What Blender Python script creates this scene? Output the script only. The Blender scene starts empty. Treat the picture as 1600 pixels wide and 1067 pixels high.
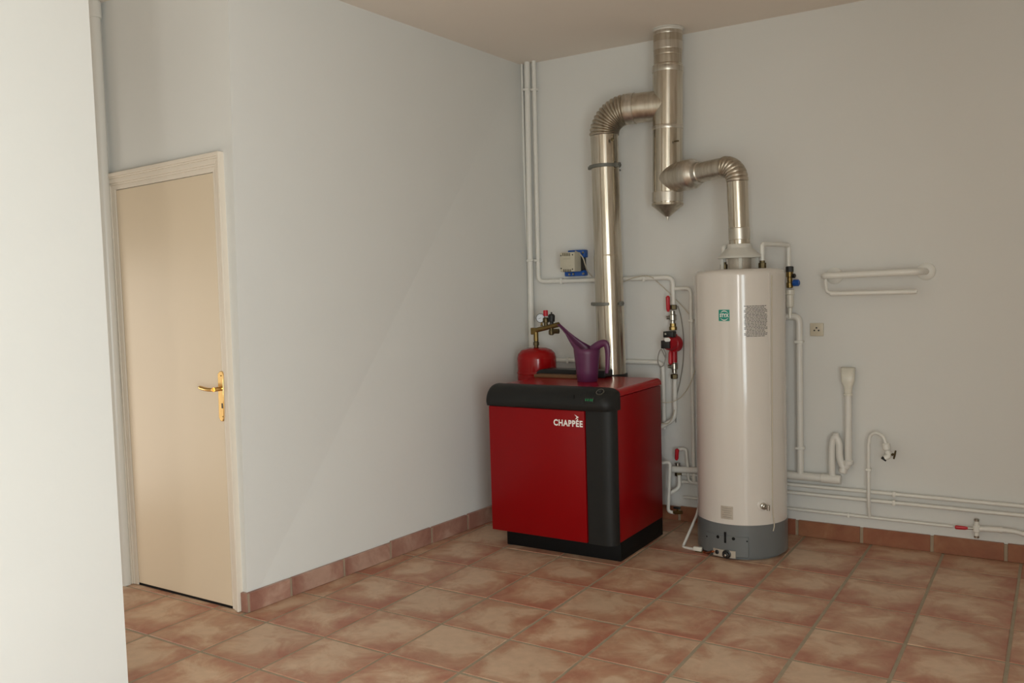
import bpy, bmesh, math, random
from mathutils import Vector, Matrix

random.seed(7)
SC = bpy.context.scene
COL = SC.collection
PI = math.pi

# ------------------------------------------------------------------ camera
FPX = 1357.71
YAW, PITCH, ROLL = -0.56484665, -0.06253505, -0.02917606
CAM = Vector((2.19432285, -3.52062095, 1.40393695))
fw = Vector((math.sin(YAW)*math.cos(PITCH), math.cos(YAW)*math.cos(PITCH), math.sin(PITCH)))
r0 = Vector((math.cos(YAW), -math.sin(YAW), 0))
u0 = r0.cross(fw)
RT = math.cos(ROLL)*r0 + math.sin(ROLL)*u0
UP = -math.sin(ROLL)*r0 + math.cos(ROLL)*u0
camd = bpy.data.cameras.new('camera')
camd.sensor_width = 36.0
camd.lens = FPX*36/1600
camo = bpy.data.objects.new('camera', camd)
COL.objects.link(camo)
M4 = Matrix((RT, UP, -fw)).transposed().to_4x4()
M4.translation = CAM
camo.matrix_world = M4
SC.camera = camo

# ------------------------------------------------------------------ world, lights, exposure
SC.view_settings.view_transform = 'Standard'
SC.view_settings.look = 'None'
SC.view_settings.exposure = 0.74
SC.view_settings.gamma = 1.0
SC.view_settings.use_curve_mapping = False
W = bpy.data.worlds.new('world')
SC.world = W
W.use_nodes = True
W.node_tree.nodes['Background'].inputs[0].default_value = (0.75, 0.9, 1.0, 1)
W.node_tree.nodes['Background'].inputs[1].default_value = 0.6


def area(name, loc, rot, sx, sy, watts, col):
    d = bpy.data.lights.new(name, 'AREA')
    d.shape = 'RECTANGLE'
    d.size, d.size_y = sx, sy
    d.energy = watts
    d.color = col
    o = bpy.data.objects.new(name, d)
    COL.objects.link(o)
    o.location = loc
    o.rotation_euler = rot
    return o


# daylight through the glazed door in the right wall (sky light falls inwards and down),
# through the narrow window behind the camera, and through the opening at the end of the passage
for nm_, loc_, rot_, sx_, sy_, w_, c_, sp_ in (
        ('daylight_glazed_door', (3.22, -3.90, 0.98), (0, math.radians(77), 0), 1.7, 1.5, 59, (0.905, 1.0, 1.01), 156),
        ('daylight_rear_window', (2.42, -4.97, 1.57), (PI/2, 0, 0), 0.34, 1.44, 16, (1.0, 0.97, 0.93), 180),
        ('daylight_passage', (-2.72, -1.88, 0.88), (0, -PI/2, 0), 1.5, 0.62, 7.2, (1.0, 0.93, 0.82), 180)):
    area(nm_, loc_, rot_, sx_, sy_, w_, c_).data.spread = math.radians(sp_)

# ------------------------------------------------------------------ helpers


def ray(u, v):
    return fw + RT*((u-800)/FPX) + UP*(-(v-533.5)/FPX)


def at(u, v, ax, val):
    """point of the line of sight (u, v) on the plane  axis = val"""
    d = ray(u, v)
    return CAM + d*((val-CAM[ax])/d[ax])


def on_back(u, v, off=0.0):
    return at(u, v, 1, YB-off)


def lin(c):
    out = []
    for x in c:
        x /= 255.0
        out.append(x/12.92 if x <= 0.04045 else ((x+0.055)/1.055)**2.4)
    return (*out, 1)


def nodes_of(m):
    nt = m.node_tree
    return nt, nt.nodes['Principled BSDF']


def mat(name, rgb, rough=0.5, metal=0.0, var=0.06, scale=14.0, bump=0.0, bscale=60.0, coat=0.0, spec=0.5, emit=None, estr=0.0):
    """procedural material: base colour broken up by noise, optional relief"""
    m = bpy.data.materials.new(name)
    m.use_nodes = True
    nt, b = nodes_of(m)
    N, L = nt.nodes, nt.links
    tc = N.new('ShaderNodeTexCoord')
    nz = N.new('ShaderNodeTexNoise')
    nz.inputs['Scale'].default_value = scale
    nz.inputs['Detail'].default_value = 4
    L.new(tc.outputs['Object'], nz.inputs['Vector'])
    mx = N.new('ShaderNodeMix')
    mx.data_type = 'RGBA'
    c = lin(rgb)
    mx.inputs[6].default_value = tuple(x*(1-var) for x in c[:3])+(1,)
    mx.inputs[7].default_value = tuple(min(1, x*(1+var)) for x in c[:3])+(1,)
    L.new(nz.outputs['Fac'], mx.inputs[0])
    L.new(mx.outputs[2], b.inputs['Base Color'])
    b.inputs['Roughness'].default_value = rough
    b.inputs['Metallic'].default_value = metal
    b.inputs['Specular IOR Level'].default_value = spec
    b.inputs['Coat Weight'].default_value = coat
    b.inputs['Coat Roughness'].default_value = 0.08
    if bump:
        n2 = N.new('ShaderNodeTexNoise')
        n2.inputs['Scale'].default_value = bscale
        n2.inputs['Detail'].default_value = 3
        L.new(tc.outputs['Object'], n2.inputs['Vector'])
        bp = N.new('ShaderNodeBump')
        bp.inputs['Strength'].default_value = bump
        bp.inputs['Distance'].default_value = 0.004
        L.new(n2.outputs['Fac'], bp.inputs['Height'])
        L.new(bp.outputs['Normal'], b.inputs['Normal'])
    if emit:
        b.inputs['Emission Color'].default_value = lin(emit)
        b.inputs['Emission Strength'].default_value = estr
    return m


def tile_mat(name, pale, mid, red, amount):
    """terracotta: each tile drifts from a pale sandy heart to red scorched edges, differently per tile"""
    m = bpy.data.materials.new(name)
    m.use_nodes = True
    nt, b = nodes_of(m)
    N, L = nt.nodes, nt.links
    tc = N.new('ShaderNodeTexCoord')
    oi = N.new('ShaderNodeObjectInfo')

    def math_(op, a, bb=None, clamp=False):
        n = N.new('ShaderNodeMath')
        n.operation = op
        n.use_clamp = clamp
        for i, x in enumerate((a, bb)):
            if x is None:
                continue
            if isinstance(x, (int, float)):
                n.inputs[i].default_value = x
            else:
                L.new(x, n.inputs[i])
        return n.outputs[0]
    off = N.new('ShaderNodeVectorMath')
    off.operation = 'MULTIPLY_ADD'
    L.new(oi.outputs['Random'], off.inputs[0])
    off.inputs[1].default_value = (37, 91, 53)
    L.new(tc.outputs['Object'], off.inputs[2])
    sep = N.new('ShaderNodeSeparateXYZ')
    L.new(tc.outputs['Generated'], sep.inputs[0])
    ex = math_('ABSOLUTE', math_('SUBTRACT', sep.outputs[0], 0.5))
    ey = math_('ABSOLUTE', math_('SUBTRACT', sep.outputs[1], 0.5))
    edge = math_('MAXIMUM', ex, ey)
    nz = N.new('ShaderNodeTexNoise')
    nz.inputs['Scale'].default_value = 6.5
    nz.inputs['Detail'].default_value = 5
    nz.inputs['Roughness'].default_value = 0.62
    nz.inputs['Distortion'].default_value = 0.6
    L.new(off.outputs[0], nz.inputs['Vector'])
    f = math_('ADD', math_('MULTIPLY', edge, 1.15), math_('MULTIPLY', math_('SUBTRACT', nz.outputs['Fac'], 0.5), 1.9))
    # each tile is scorched from another side
    sx = math_('MULTIPLY', math_('SUBTRACT', sep.outputs[0], 0.5), math_('SUBTRACT', math_('FRACT', math_('MULTIPLY', oi.outputs['Random'], 17.0)), 0.2))
    sy = math_('MULTIPLY', math_('SUBTRACT', 0.5, sep.outputs[1]), math_('SUBTRACT', math_('FRACT', math_('MULTIPLY', oi.outputs['Random'], 31.0)), 0.2))
    f = math_('ADD', f, math_('MULTIPLY', math_('ADD', sx, sy), 0.55))
    f = math_('ADD', f, math_('MULTIPLY', math_('SUBTRACT', oi.outputs['Random'], 0.5), 0.25))
    cr = N.new('ShaderNodeValToRGB')
    e = cr.color_ramp.elements
    e[0].position, e[0].color = 0.12, lin(pale)
    e[1].position, e[1].color = 0.85, lin(red)
    e2 = e.new(0.42)
    e2.color = lin(mid)
    L.new(f, cr.inputs[0])
    n3 = N.new('ShaderNodeTexNoise')
    n3.inputs['Scale'].default_value = 26
    n3.inputs['Detail'].default_value = 5
    L.new(off.outputs[0], n3.inputs['Vector'])
    hs = N.new('ShaderNodeHueSaturation')
    L.new(cr.outputs[0], hs.inputs['Color'])
    L.new(math_('ADD', math_('MULTIPLY', n3.outputs['Fac'], 0.30), math_('ADD', 0.80, math_('MULTIPLY', oi.outputs['Random'], 0.10))), hs.inputs['Value'])
    L.new(hs.outputs[0], b.inputs['Base Color'])
    b.inputs['Roughness'].default_value = 0.42
    b.inputs['Specular IOR Level'].default_value = 0.35
    bp = N.new('ShaderNodeBump')
    bp.inputs['Strength'].default_value = 0.25
    bp.inputs['Distance'].default_value = 0.004
    L.new(nz.outputs['Fac'], bp.inputs['Height'])
    L.new(bp.outputs['Normal'], b.inputs['Normal'])
    return m


def metal_mat(name, rgb, rough, stain, brushed=0.0):
    """galvanised / stainless duct: streaky, faintly stained sheet metal"""
    m = bpy.data.materials.new(name)
    m.use_nodes = True
    nt, b = nodes_of(m)
    N, L = nt.nodes, nt.links
    tc = N.new('ShaderNodeTexCoord')
    mp = N.new('ShaderNodeMapping')
    mp.inputs['Scale'].default_value = (30, 30, 2.5)
    L.new(tc.outputs['Object'], mp.inputs[0])
    nz = N.new('ShaderNodeTexNoise')
    nz.inputs['Scale'].default_value = 1.5
    nz.inputs['Detail'].default_value = 6
    L.new(mp.outputs[0], nz.inputs['Vector'])
    cr = N.new('ShaderNodeValToRGB')
    cr.color_ramp.elements[0].position = 0.3
    cr.color_ramp.elements[0].color = lin(stain)
    cr.color_ramp.elements[1].position = 0.65
    cr.color_ramp.elements[1].color = lin(rgb)
    L.new(nz.outputs['Fac'], cr.inputs[0])
    L.new(cr.outputs[0], b.inputs['Base Color'])
    b.inputs['Metallic'].default_value = 0.92
    b.inputs['Roughness'].default_value = rough
    if brushed:
        tg_ = N.new('ShaderNodeTangent')
        tg_.direction_type = 'RADIAL'
        tg_.axis = 'Z'
        L.new(tg_.outputs[0], b.inputs['Tangent'])
        b.inputs['Anisotropic'].default_value = brushed
        b.inputs['Anisotropic Rotation'].default_value = 0.25
    return m


class MB:
    """collects shapes (in world metres) and links them as ONE mesh object"""

    def __init__(s):
        s.v, s.f = [], []

    def add(s, vs, fs):
        n = len(s.v)
        s.v += [Vector(p) for p in vs]
        s.f += [tuple(i+n for i in f) for f in fs]

    def box(s, a, b, bev=0.0):
        a, b = Vector(a), Vector(b)
        lo = Vector([min(a[i], b[i]) for i in range(3)])
        hi = Vector([max(a[i], b[i]) for i in range(3)])
        if bev <= 0:
            s.add([(x, y, z) for x in (lo.x, hi.x) for y in (lo.y, hi.y) for z in (lo.z, hi.z)],
                  [(0, 1, 3, 2), (4, 6, 7, 5), (0, 4, 5, 1), (2, 3, 7, 6), (0, 2, 6, 4), (1, 5, 7, 3)])
        else:
            bm = bmesh.new()
            bmesh.ops.create_cube(bm, size=1, matrix=Matrix.Translation((lo+hi)/2) @ Matrix.Diagonal((*(hi-lo), 1)))
            bmesh.ops.bevel(bm, geom=bm.edges[:], offset=bev, segments=2, affect='EDGES', profile=0.5)
            s.bm(bm)
        return s

    def bm(s, bm):
        bm.verts.index_update()
        s.add([v.co.copy() for v in bm.verts], [[v.index for v in f.verts] for f in bm.faces])
        bm.free()
        return s

    def prism(s, poly, ext):
        """closed solid: polygon (world points) pushed along ext"""
        poly = [Vector(p) for p in poly]
        ext = Vector(ext)
        n = len(poly)
        nrm = Vector((0, 0, 0))
        for i in range(n):
            nrm += (poly[i]-poly[0]).cross(poly[(i+1) % n]-poly[0])
        if nrm.dot(ext) > 0:
            poly.reverse()
        s.add(poly+[p+ext for p in poly],
              [tuple(range(n)), tuple(range(2*n-1, n-1, -1))] + [((i+1) % n, i, n+i, n+(i+1) % n) for i in range(n)])
        return s

    def tube(s, pts, rad, seg=12, cap=True, up=None):
        pts = [Vector(p) for p in pts]
        n = len(pts)
        rads = rad if isinstance(rad, (list, tuple)) else [rad]*n
        tang = []
        for i in range(n):
            a, b = pts[max(0, i-1)], pts[min(n-1, i+1)]
            t = (b-a)
            tang.append(t.normalized() if t.length > 1e-9 else Vector((0, 0, 1)))
        ref = Vector((0, 0, 1)) if abs(tang[0].z) < 0.9 else Vector((1, 0, 0))
        nx = tang[0].cross(ref).normalized()
        vs, fs = [], []
        for i in range(n):
            nx = (nx - tang[i]*nx.dot(tang[i])).normalized()
            ny = tang[i].cross(nx)
            rr = rads[i]
            ra, rb = rr if isinstance(rr, tuple) else (rr, rr)
            for k in range(seg):
                a = 2*PI*k/seg
                vs.append(pts[i] + nx*math.cos(a)*ra + ny*math.sin(a)*rb)
        for i in range(n-1):
            for k in range(seg):
                k2 = (k+1) % seg
                fs.append((i*seg+k, i*seg+k2, (i+1)*seg+k2, (i+1)*seg+k))
        if cap:
            fs.append(tuple(range(seg-1, -1, -1)))
            fs.append(tuple((n-1)*seg+k for k in range(seg)))
        s.add(vs, fs)
        return s

    def lathe(s, base, axis, prof, seg=32, closed=True):
        """prof: list of (radius, height along axis)"""
        base, axis = Vector(base), Vector(axis).normalized()
        ref = Vector((0, 0, 1)) if abs(axis.z) < 0.9 else Vector((1, 0, 0))
        nx = axis.cross(ref).normalized()
        ny = axis.cross(nx)
        vs, fs = [], []
        sup = [prof[0]]                     # holding rings, so that long straight walls stay straight when shaded
        for (r_a, h_a), (r_b, h_b) in zip(prof, prof[1:]):
            ln = math.hypot(r_b-r_a, h_b-h_a)
            if ln > 0.04:
                for t in (0.003/ln, 1-0.003/ln):
                    sup.append((r_a+(r_b-r_a)*t, h_a+(h_b-h_a)*t))
            sup.append((r_b, h_b))
        prof = sup
        for r, h in prof:
            r = max(r, 1e-5)
            for k in range(seg):
                a = 2*PI*k/seg
                vs.append(base + axis*h + nx*math.cos(a)*r + ny*math.sin(a)*r)
        for i in range(len(prof)-1):
            for k in range(seg):
                k2 = (k+1) % seg
                fs.append((i*seg+k, i*seg+k2, (i+1)*seg+k2, (i+1)*seg+k))
        if closed:
            fs.append(tuple(range(seg-1, -1, -1)))
            fs.append(tuple((len(prof)-1)*seg+k for k in range(seg)))
        s.add(vs, fs)
        return s

    def cyl(s, a, b, r, seg=16):
        return s.tube([a, b], r, seg)

    def build(s, name, material, parent=None, angle=32, solid=0.0, bevel=0.0):
        me = bpy.data.meshes.new(name)
        # own origin: at the parent's base when it has one, else at the lowest middle of the shape
        if parent is not None:
            org = WLOC[parent.name]
        else:
            xs = [p.x for p in s.v]
            ys = [p.y for p in s.v]
            zs = [p.z for p in s.v]
            org = Vector(((min(xs)+max(xs))/2, (min(ys)+max(ys))/2, min(zs)))
        me.from_pydata([tuple(p-org) for p in s.v], [], [f for f in s.f])
        me.validate()
        bm = bmesh.new()
        bm.from_mesh(me)
        bmesh.ops.recalc_face_normals(bm, faces=bm.faces[:])
        bm.to_mesh(me)
        bm.free()
        for p in me.polygons:
            p.use_smooth = True
        me.set_sharp_from_angle(angle=math.radians(angle))
        me.materials.append(material)
        o = bpy.data.objects.new(name, me)
        COL.objects.link(o)
        if parent is not None:
            o.parent = parent
        else:
            o.location = org
        WLOC[o.name] = org.copy()
        if solid:
            md = o.modifiers.new('thickness', 'SOLIDIFY')
            md.thickness = solid
            md.offset = -1
        if bevel:
            md = o.modifiers.new('soft_edge', 'BEVEL')
            md.width = bevel
            md.segments = 2
            md.limit_method = 'ANGLE'
        return o


WLOC = {}


def tag(o, label=None, cat=None, group=None, kind=None):
    if label:
        o['label'] = label
    if cat:
        o['category'] = cat
    if group:
        o['group'] = group
    if kind:
        o['kind'] = kind
    return o


def thing(name, loc, label, cat, group=None):
    o = bpy.data.objects.new(name, None)
    o.empty_display_size = 0.05
    COL.objects.link(o)
    o.location = loc
    WLOC[o.name] = Vector(loc)
    return tag(o, label, cat, group)


def round_path(pts, r, n=6):
    """polyline with its corners rounded"""
    pts = [Vector(p) for p in pts]
    out = [pts[0]]
    for i in range(1, len(pts)-1):
        a, b, c = pts[i-1], pts[i], pts[i+1]
        d1, d2 = (a-b), (c-b)
        rr = min(r, d1.length*0.49, d2.length*0.49)
        p, q = b+d1.normalized()*rr, b+d2.normalized()*rr
        for k in range(n+1):
            t = k/n
            out.append(p*(1-t)**2 + b*2*t*(1-t)*1.0 + q*t*t if False else (1-t)**2*p + 2*t*(1-t)*b + t*t*q)
    out.append(pts[-1])
    return out


def smooth_path(pts, n=6):
    """Catmull-Rom through the points"""
    pts = [Vector(p) for p in pts]
    P = [pts[0]*2-pts[1]] + pts + [pts[-1]*2-pts[-2]]
    out = []
    for i in range(1, len(P)-2):
        for k in range(n):
            t = k/n
            a, b, c, d = P[i-1], P[i], P[i+1], P[i+2]
            out.append(0.5*((2*b)+(c-a)*t+(2*a-5*b+4*c-d)*t*t+(3*b-a-3*c+d)*t**3))
    out.append(pts[-1])
    return out


def text_mesh(body, size, align='CENTER', bold=0.0, gap=1.0):
    """2-D lettering (built-in font) as vertex and face lists"""
    cu = bpy.data.curves.new('lettering', 'FONT')
    cu.body = body
    cu.size = size
    cu.align_x = align
    cu.align_y = 'CENTER'
    cu.offset = bold
    cu.space_character = gap
    cu.resolution_u = 3
    o = bpy.data.objects.new('lettering_source', cu)
    COL.objects.link(o)
    dg = bpy.context.evaluated_depsgraph_get()
    dg.update()
    me = bpy.data.meshes.new_from_object(o.evaluated_get(dg))
    vs = [v.co.copy() for v in me.vertices]
    fs = [tuple(p.vertices) for p in me.polygons]
    bpy.data.objects.remove(o)
    bpy.data.curves.remove(cu)
    bpy.data.meshes.remove(me)
    return vs, fs


# ------------------------------------------------------------------ materials
M = {}
M['wall'] = mat('wall_paint', (222, 221, 216), 0.75, var=0.02, scale=3, bump=0.12, bscale=35, spec=0.25)
M['ceiling'] = mat('ceiling_paint', (236, 226, 214), 0.85, var=0.02, scale=2, bump=0.1, bscale=40, spec=0.2)
M['door'] = mat('door_beige_paint', (222, 204, 178), 0.38, var=0.02, scale=5)
M['frame'] = mat('frame_cream_paint', (228, 217, 201), 0.45, var=0.03, scale=20)
M['grout'] = mat('tile_grout', (160, 146, 124), 0.9, var=0.15, scale=25, bump=0.4, bscale=120)
M['tile'] = tile_mat('floor_terracotta', (204, 174, 147), (186, 146, 119), (168, 112, 91), 1)
M['skirt'] = tile_mat('skirting_terracotta', (164, 118, 88), (152, 102, 74), (140, 86, 64), 1)
M['skirtpink'] = tile_mat('skirting_pink_terracotta', (180, 146, 128), (162, 122, 106), (144, 100, 86), 1)
M['mortar'] = mat('skirting_mortar', (158, 140, 118), 0.9, var=0.12, scale=30)
M['brass'] = mat('polished_brass', (232, 194, 130), 0.22, metal=1.0, var=0.05)
M['dullbrass'] = mat('dull_brass', (134, 112, 68), 0.36, metal=0.9, var=0.2, scale=40)
M['bronze'] = mat('dark_brass_fitting', (92, 80, 56), 0.42, metal=0.85, var=0.2, scale=40)
M['chrome'] = mat('nickel_fitting', (176, 172, 162), 0.28, metal=1.0, var=0.1)
M['duct'] = metal_mat('galvanised_duct', (212, 204, 190), 0.23, (180, 170, 152), 0.85)
M['ductplain'] = metal_mat('plain_sheet_duct', (206, 198, 185), 0.32, (176, 166, 149))
M['ductrough'] = metal_mat('corrugated_duct', (196, 187, 172), 0.36, (164, 152, 134))
M['foil'] = metal_mat('foil_tape', (214, 208, 198), 0.33, (180, 172, 158))
M['band'] = mat('zinc_clamp', (112, 113, 106), 0.5, metal=0.3, var=0.1)
M['blackmetal'] = mat('black_metal', (28, 27, 26), 0.5, var=0.1)
M['red'] = mat('red_enamel', (134, 2, 8), 0.34, var=0.03, scale=3, spec=0.22)
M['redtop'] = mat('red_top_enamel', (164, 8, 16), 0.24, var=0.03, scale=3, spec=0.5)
M['vessel'] = mat('red_vessel_enamel', (150, 6, 10), 0.13, var=0.04, scale=5, spec=0.35)
M['charcoal'] = mat('charcoal_plastic', (32, 32, 31), 0.5, var=0.05, scale=30, bump=0.05, bscale=300, spec=0.25)
M['plinth'] = mat('black_plinth', (14, 14, 14), 0.6, var=0.1, spec=0.2)
M['print'] = mat('white_print', (238, 236, 230), 0.5, var=0.02)
M['darkprint'] = mat('dark_print', (62, 60, 60), 0.6, var=0.05)
M['display'] = mat('green_display', (10, 40, 24), 0.2, emit=(20, 150, 80), estr=0.35)
M['dark'] = mat('black_plastic', (24, 24, 24), 0.4, var=0.08)
M['enamel'] = mat('white_enamel', (216, 209, 200), 0.14, var=0.02, scale=2, coat=0.25, spec=0.4)
M['skirtgrey'] = mat('grey_enamel', (106, 109, 109), 0.3, var=0.03, scale=4)
M['hoodwhite'] = mat('hood_grey_white', (206, 203, 194), 0.4, var=0.04)
M['greenlabel'] = mat('green_label', (22, 140, 122), 0.45, var=0.03)
M['plate'] = mat('aluminium_plate', (190, 180, 166), 0.45, metal=0.4, var=0.15, scale=60)
M['pipe'] = mat('white_painted_pipe', (228, 226, 218), 0.38, var=0.03, scale=10)
M['pvc'] = mat('white_waste_pipe', (224, 221, 213), 0.32, var=0.02, scale=6)
M['clear'] = mat('translucent_white_plastic', (222, 218, 204), 0.3, var=0.04)
M['cable'] = mat('cream_cable', (196, 186, 166), 0.5, var=0.05)
M['greycable'] = mat('grey_cable', (150, 146, 138), 0.5, var=0.05)
M['plasticred'] = mat('red_plastic', (188, 22, 38), 0.4, var=0.05)
M['pumpred'] = mat('pump_red_paint', (168, 14, 30), 0.42, var=0.05, scale=20)
M['blue'] = mat('blue_plastic', (22, 82, 164), 0.4, var=0.06)
M['boxbeige'] = mat('beige_plastic', (196, 190, 170), 0.5, var=0.04)
M['slotgrey'] = mat('vent_slot_shadow', (92, 86, 66), 0.7, var=0.05)
M['purple'] = mat('purple_plastic', (92, 40, 76), 0.40, var=0.03, scale=4)
M['wood'] = mat('brown_board', (112, 80, 50), 0.7, var=0.15, scale=24)
M['socket'] = mat('socket_cream', (204, 194, 172), 0.4, var=0.02)
M['copper'] = mat('copper_pipe', (160, 92, 58), 0.35, metal=0.9, var=0.1)
M['dial'] = mat('gauge_dial', (214, 220, 226), 0.4, var=0.02)


def glass_mat():
    m = bpy.data.materials.new('window_glass')
    m.use_nodes = True
    nt, b = nodes_of(m)
    b.inputs['Transmission Weight'].default_value = 1.0
    b.inputs['Roughness'].default_value = 0.02
    b.inputs['IOR'].default_value = 1.1
    return m


M['glass'] = glass_mat()

# ------------------------------------------------------------------ setting
T = 0.34                                    # floor tile pitch, joint centre to joint centre
H = 2.806                                   # ceiling
YB = 1.278                                  # back wall
XR, YF, XE = 3.30, -5.0, -2.75              # right wall, wall behind the camera, end of the passage
YD = -2.86*T                                # plane of the wall with the door
p_lo, p_hi = at(386.5, 940, 1, YD), at(356.5, 2, 1, YD)
dx_ = (p_hi.x-p_lo.x)/(p_hi.z-p_lo.z)
A0 = Vector((p_lo.x-dx_*p_lo.z, YD, 0))     # outer corner of the partition, floor and ceiling
A1 = Vector((A0.x+dx_*H, YD, H))
B0 = Vector((-1.985*T, YB, 0))
Q = at(815, 95, 1, YB)
B1 = Vector((Q.x, YB, H))
XN = -0.52                                  # near wall
n_lo, n_hi = at(200, 1060, 0, XN), at(138, 0, 0, XN)
dn = (n_hi-n_lo)/(n_hi.z-n_lo.z)
N0, N1 = n_lo - dn*n_lo.z, n_lo + dn*(H-n_lo.z)


def struct(mb, name, m, label, parent=None):
    o = mb.build(name, m, parent, angle=20)
    return tag(o, label, None, None, 'structure')


struct(MB().prism([A0, B0, B1, A1], (-0.12, 0, 0)), 'wall_left', M['wall'], 'off-white painted partition wall running to the back corner left of the red boiler')
struct(MB().box((B0.x-0.2, YB, 0), (XR+0.2, YB+0.2, H)), 'wall_back', M['wall'], 'off-white painted back wall carrying the pipes behind the heaters')
struct(MB().prism([A0+Vector((0, -0.002, 0)), A1+Vector((0, -0.002, 0)), (XE, YD-0.002, H), (XE, YD-0.002, 0)], (0, 0.10, 0)), 'wall_recess', M['wall'], 'beige-lit wall of the recess that holds the door')
struct(MB().prism([N0, N1, (XN, YF, H), (XN, YF, 0)], (-0.12, 0, 0)), 'wall_near', M['wall'], 'bright white wall end at the left edge, nearest to the camera')
struct(MB().box((XE-0.1, YD+0.1, 0), (XE, -2.4, H)), 'wall_passage', M['wall'], 'white end wall of the passage out of sight beyond the door')
struct(MB().box((XE, -2.5, 0), (XN-0.12, -2.4, H)), 'wall_passage_side', M['wall'], 'white side wall of the passage out of sight behind the near wall')
# right wall with the glazed door, front wall with the narrow window
DY0, DY1, DZ1 = -4.72, -3.08, 2.15
w = MB()
w.box((XR, YF-0.2, 0), (XR+0.2, DY0, H)).box((XR, DY1, 0), (XR+0.2, YB, H)).box((XR, DY0, DZ1), (XR+0.2, DY1, H))
struct(w, 'wall_right', M['wall'], 'white right wall with the glazed garden door, outside the picture')
WX0, WX1, WZ0, WZ1 = 2.19, 2.65, 0.82, 2.32
w = MB()
w.box((XN-0.12, YF-0.2, 0), (WX0, YF, H)).box((WX1, YF-0.2, 0), (XR, YF, H)).box((WX0, YF-0.2, 0), (WX1, YF, WZ0)).box((WX0, YF-0.2, WZ1), (WX1, YF, H))
struct(w, 'wall_front', M['wall'], 'white wall behind the camera with one narrow window')
struct(MB().box((XE-0.1, YF-0.2, H), (XR+0.2, YB+0.2, H+0.15)), 'ceiling', M['ceiling'], 'plain white plaster ceiling')

# glazed door and window (out of the picture, they let the daylight in)
d2 = thing('door_2', (XR+0.14, (DY0+DY1)/2, 0), 'white framed double glazed door to the garden', None)
tag(d2, kind='structure')
w = MB()
for y in (DY0+0.03, (DY0+DY1)/2, DY1-0.03):
    w.box((XR+0.11, y-0.03, 0), (XR+0.17, y+0.03, DZ1))
for z in (0.05, DZ1-0.03):
    w.box((XR+0.11, DY0, z-0.05), (XR+0.17, DY1, z+0.03))
w.build('door_frame', M['frame'], d2)
for k in (0, 1):
    y0 = DY0+0.06+k*(DY1-DY0)/2
    MB().box((XR+0.135, y0, 0.08), (XR+0.145, y0+(DY1-DY0)/2-0.1, DZ1-0.08)).build('pane', M['glass'], d2)
w1 = thing('window_1', ((WX0+WX1)/2, YF-0.14, WZ0), 'narrow white framed window behind the camera', None)
tag(w1, kind='structure')
w = MB()
for x in (WX0+0.025, WX1-0.025):
    w.box((x-0.025, YF-0.17, WZ0), (x+0.025, YF-0.11, WZ1))
for z in (WZ0+0.025, WZ1-0.025):
    w.box((WX0, YF-0.17, z-0.025), (WX1, YF-0.11, z+0.025))
w.build('window_frame', M['frame'], w1)
MB().box((WX0+0.05, YF-0.145, WZ0+0.05), (WX1-0.05, YF-0.135, WZ1-0.05)).build('pane', M['glass'], w1)

# floor: mortar bed, and every tile a part
fl = struct(MB().box((XE-0.1, YF-0.2, -0.12), (XR+0.2, YB+0.2, -0.0022)), 'floor', M['grout'], 'terracotta tiled floor with pale grey joints')


def tile_mesh(sx, sy, th, bev):
    bm = bmesh.new()
    bmesh.ops.create_cube(bm, size=1, matrix=Matrix.Diagonal((sx, sy, th, 1)))
    up = [e for e in bm.edges if all(v.co.z > 0 for v in e.verts)]
    bmesh.ops.bevel(bm, geom=up, offset=bev, segments=1, affect='EDGES')
    me = bpy.data.meshes.new('tile')
    bm.to_mesh(me)
    bm.free()
    me.materials.append(M['tile'])
    return me


tms = [tile_mesh(T-0.0115-0.0012*k, T-0.0115-0.001*((k*2) % 3), 0.014, 0.002) for k in range(3)]


def cut_tile(x0, x1, y0, y1):
    me = tile_mesh(x1-x0, y1-y0, 0.014, 0.002)
    return me


def put_tile(me, x, y, j=True):
    o = bpy.data.objects.new('tile', me)
    COL.objects.link(o)
    o.parent = fl
    o.location = Vector((x, y, -0.007 + random.uniform(-0.0012, 0.0008))) - WLOC['floor']
    if j:
        o.rotation_euler.z = random.uniform(-0.004, 0.004)


g = 0.006
for j in range(-4, 11):                     # tile j spans  -(j+1)T .. -jT  in y
    y0, y1 = -(j+1)*T, -j*T
    for i in range(-8, 10):
        x0, x1 = i*T, (i+1)*T
        cx, cy = (x0+x1)/2, (y0+y1)/2
        xl = -0.84 if y1 > YD+0.06 else (XE if cy > -2.3 else XN)
        if x1 <= xl+0.03 or x0 >= XR-0.03 or y0 >= YB-0.02:
            continue
        a0, a1, b1 = max(x0, xl), min(x1, XR), min(y1, YB)
        if y1 > YD+0.06 > y0 and x1 < -0.85:
            continue
        if (a0, a1, b1) == (x0, x1, y1):
            put_tile(random.choice(tms), cx, cy)
        else:
            put_tile(cut_tile(a0+g, a1-g, y0+g, b1-g), (a0+a1)/2, (y0+b1)/2, False)
# tile row under the door wall line, cut along the recess
for i in range(-8, -2):
    x0, x1 = max(i*T, XE), (i+1)*T
    if x1 > x0+0.03:
        put_tile(cut_tile(x0+g, min(x1, A0.x)-g, -3*T+g, YD-0.002), (x0+min(x1, A0.x))/2, (-3*T+YD)/2, False)


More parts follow.
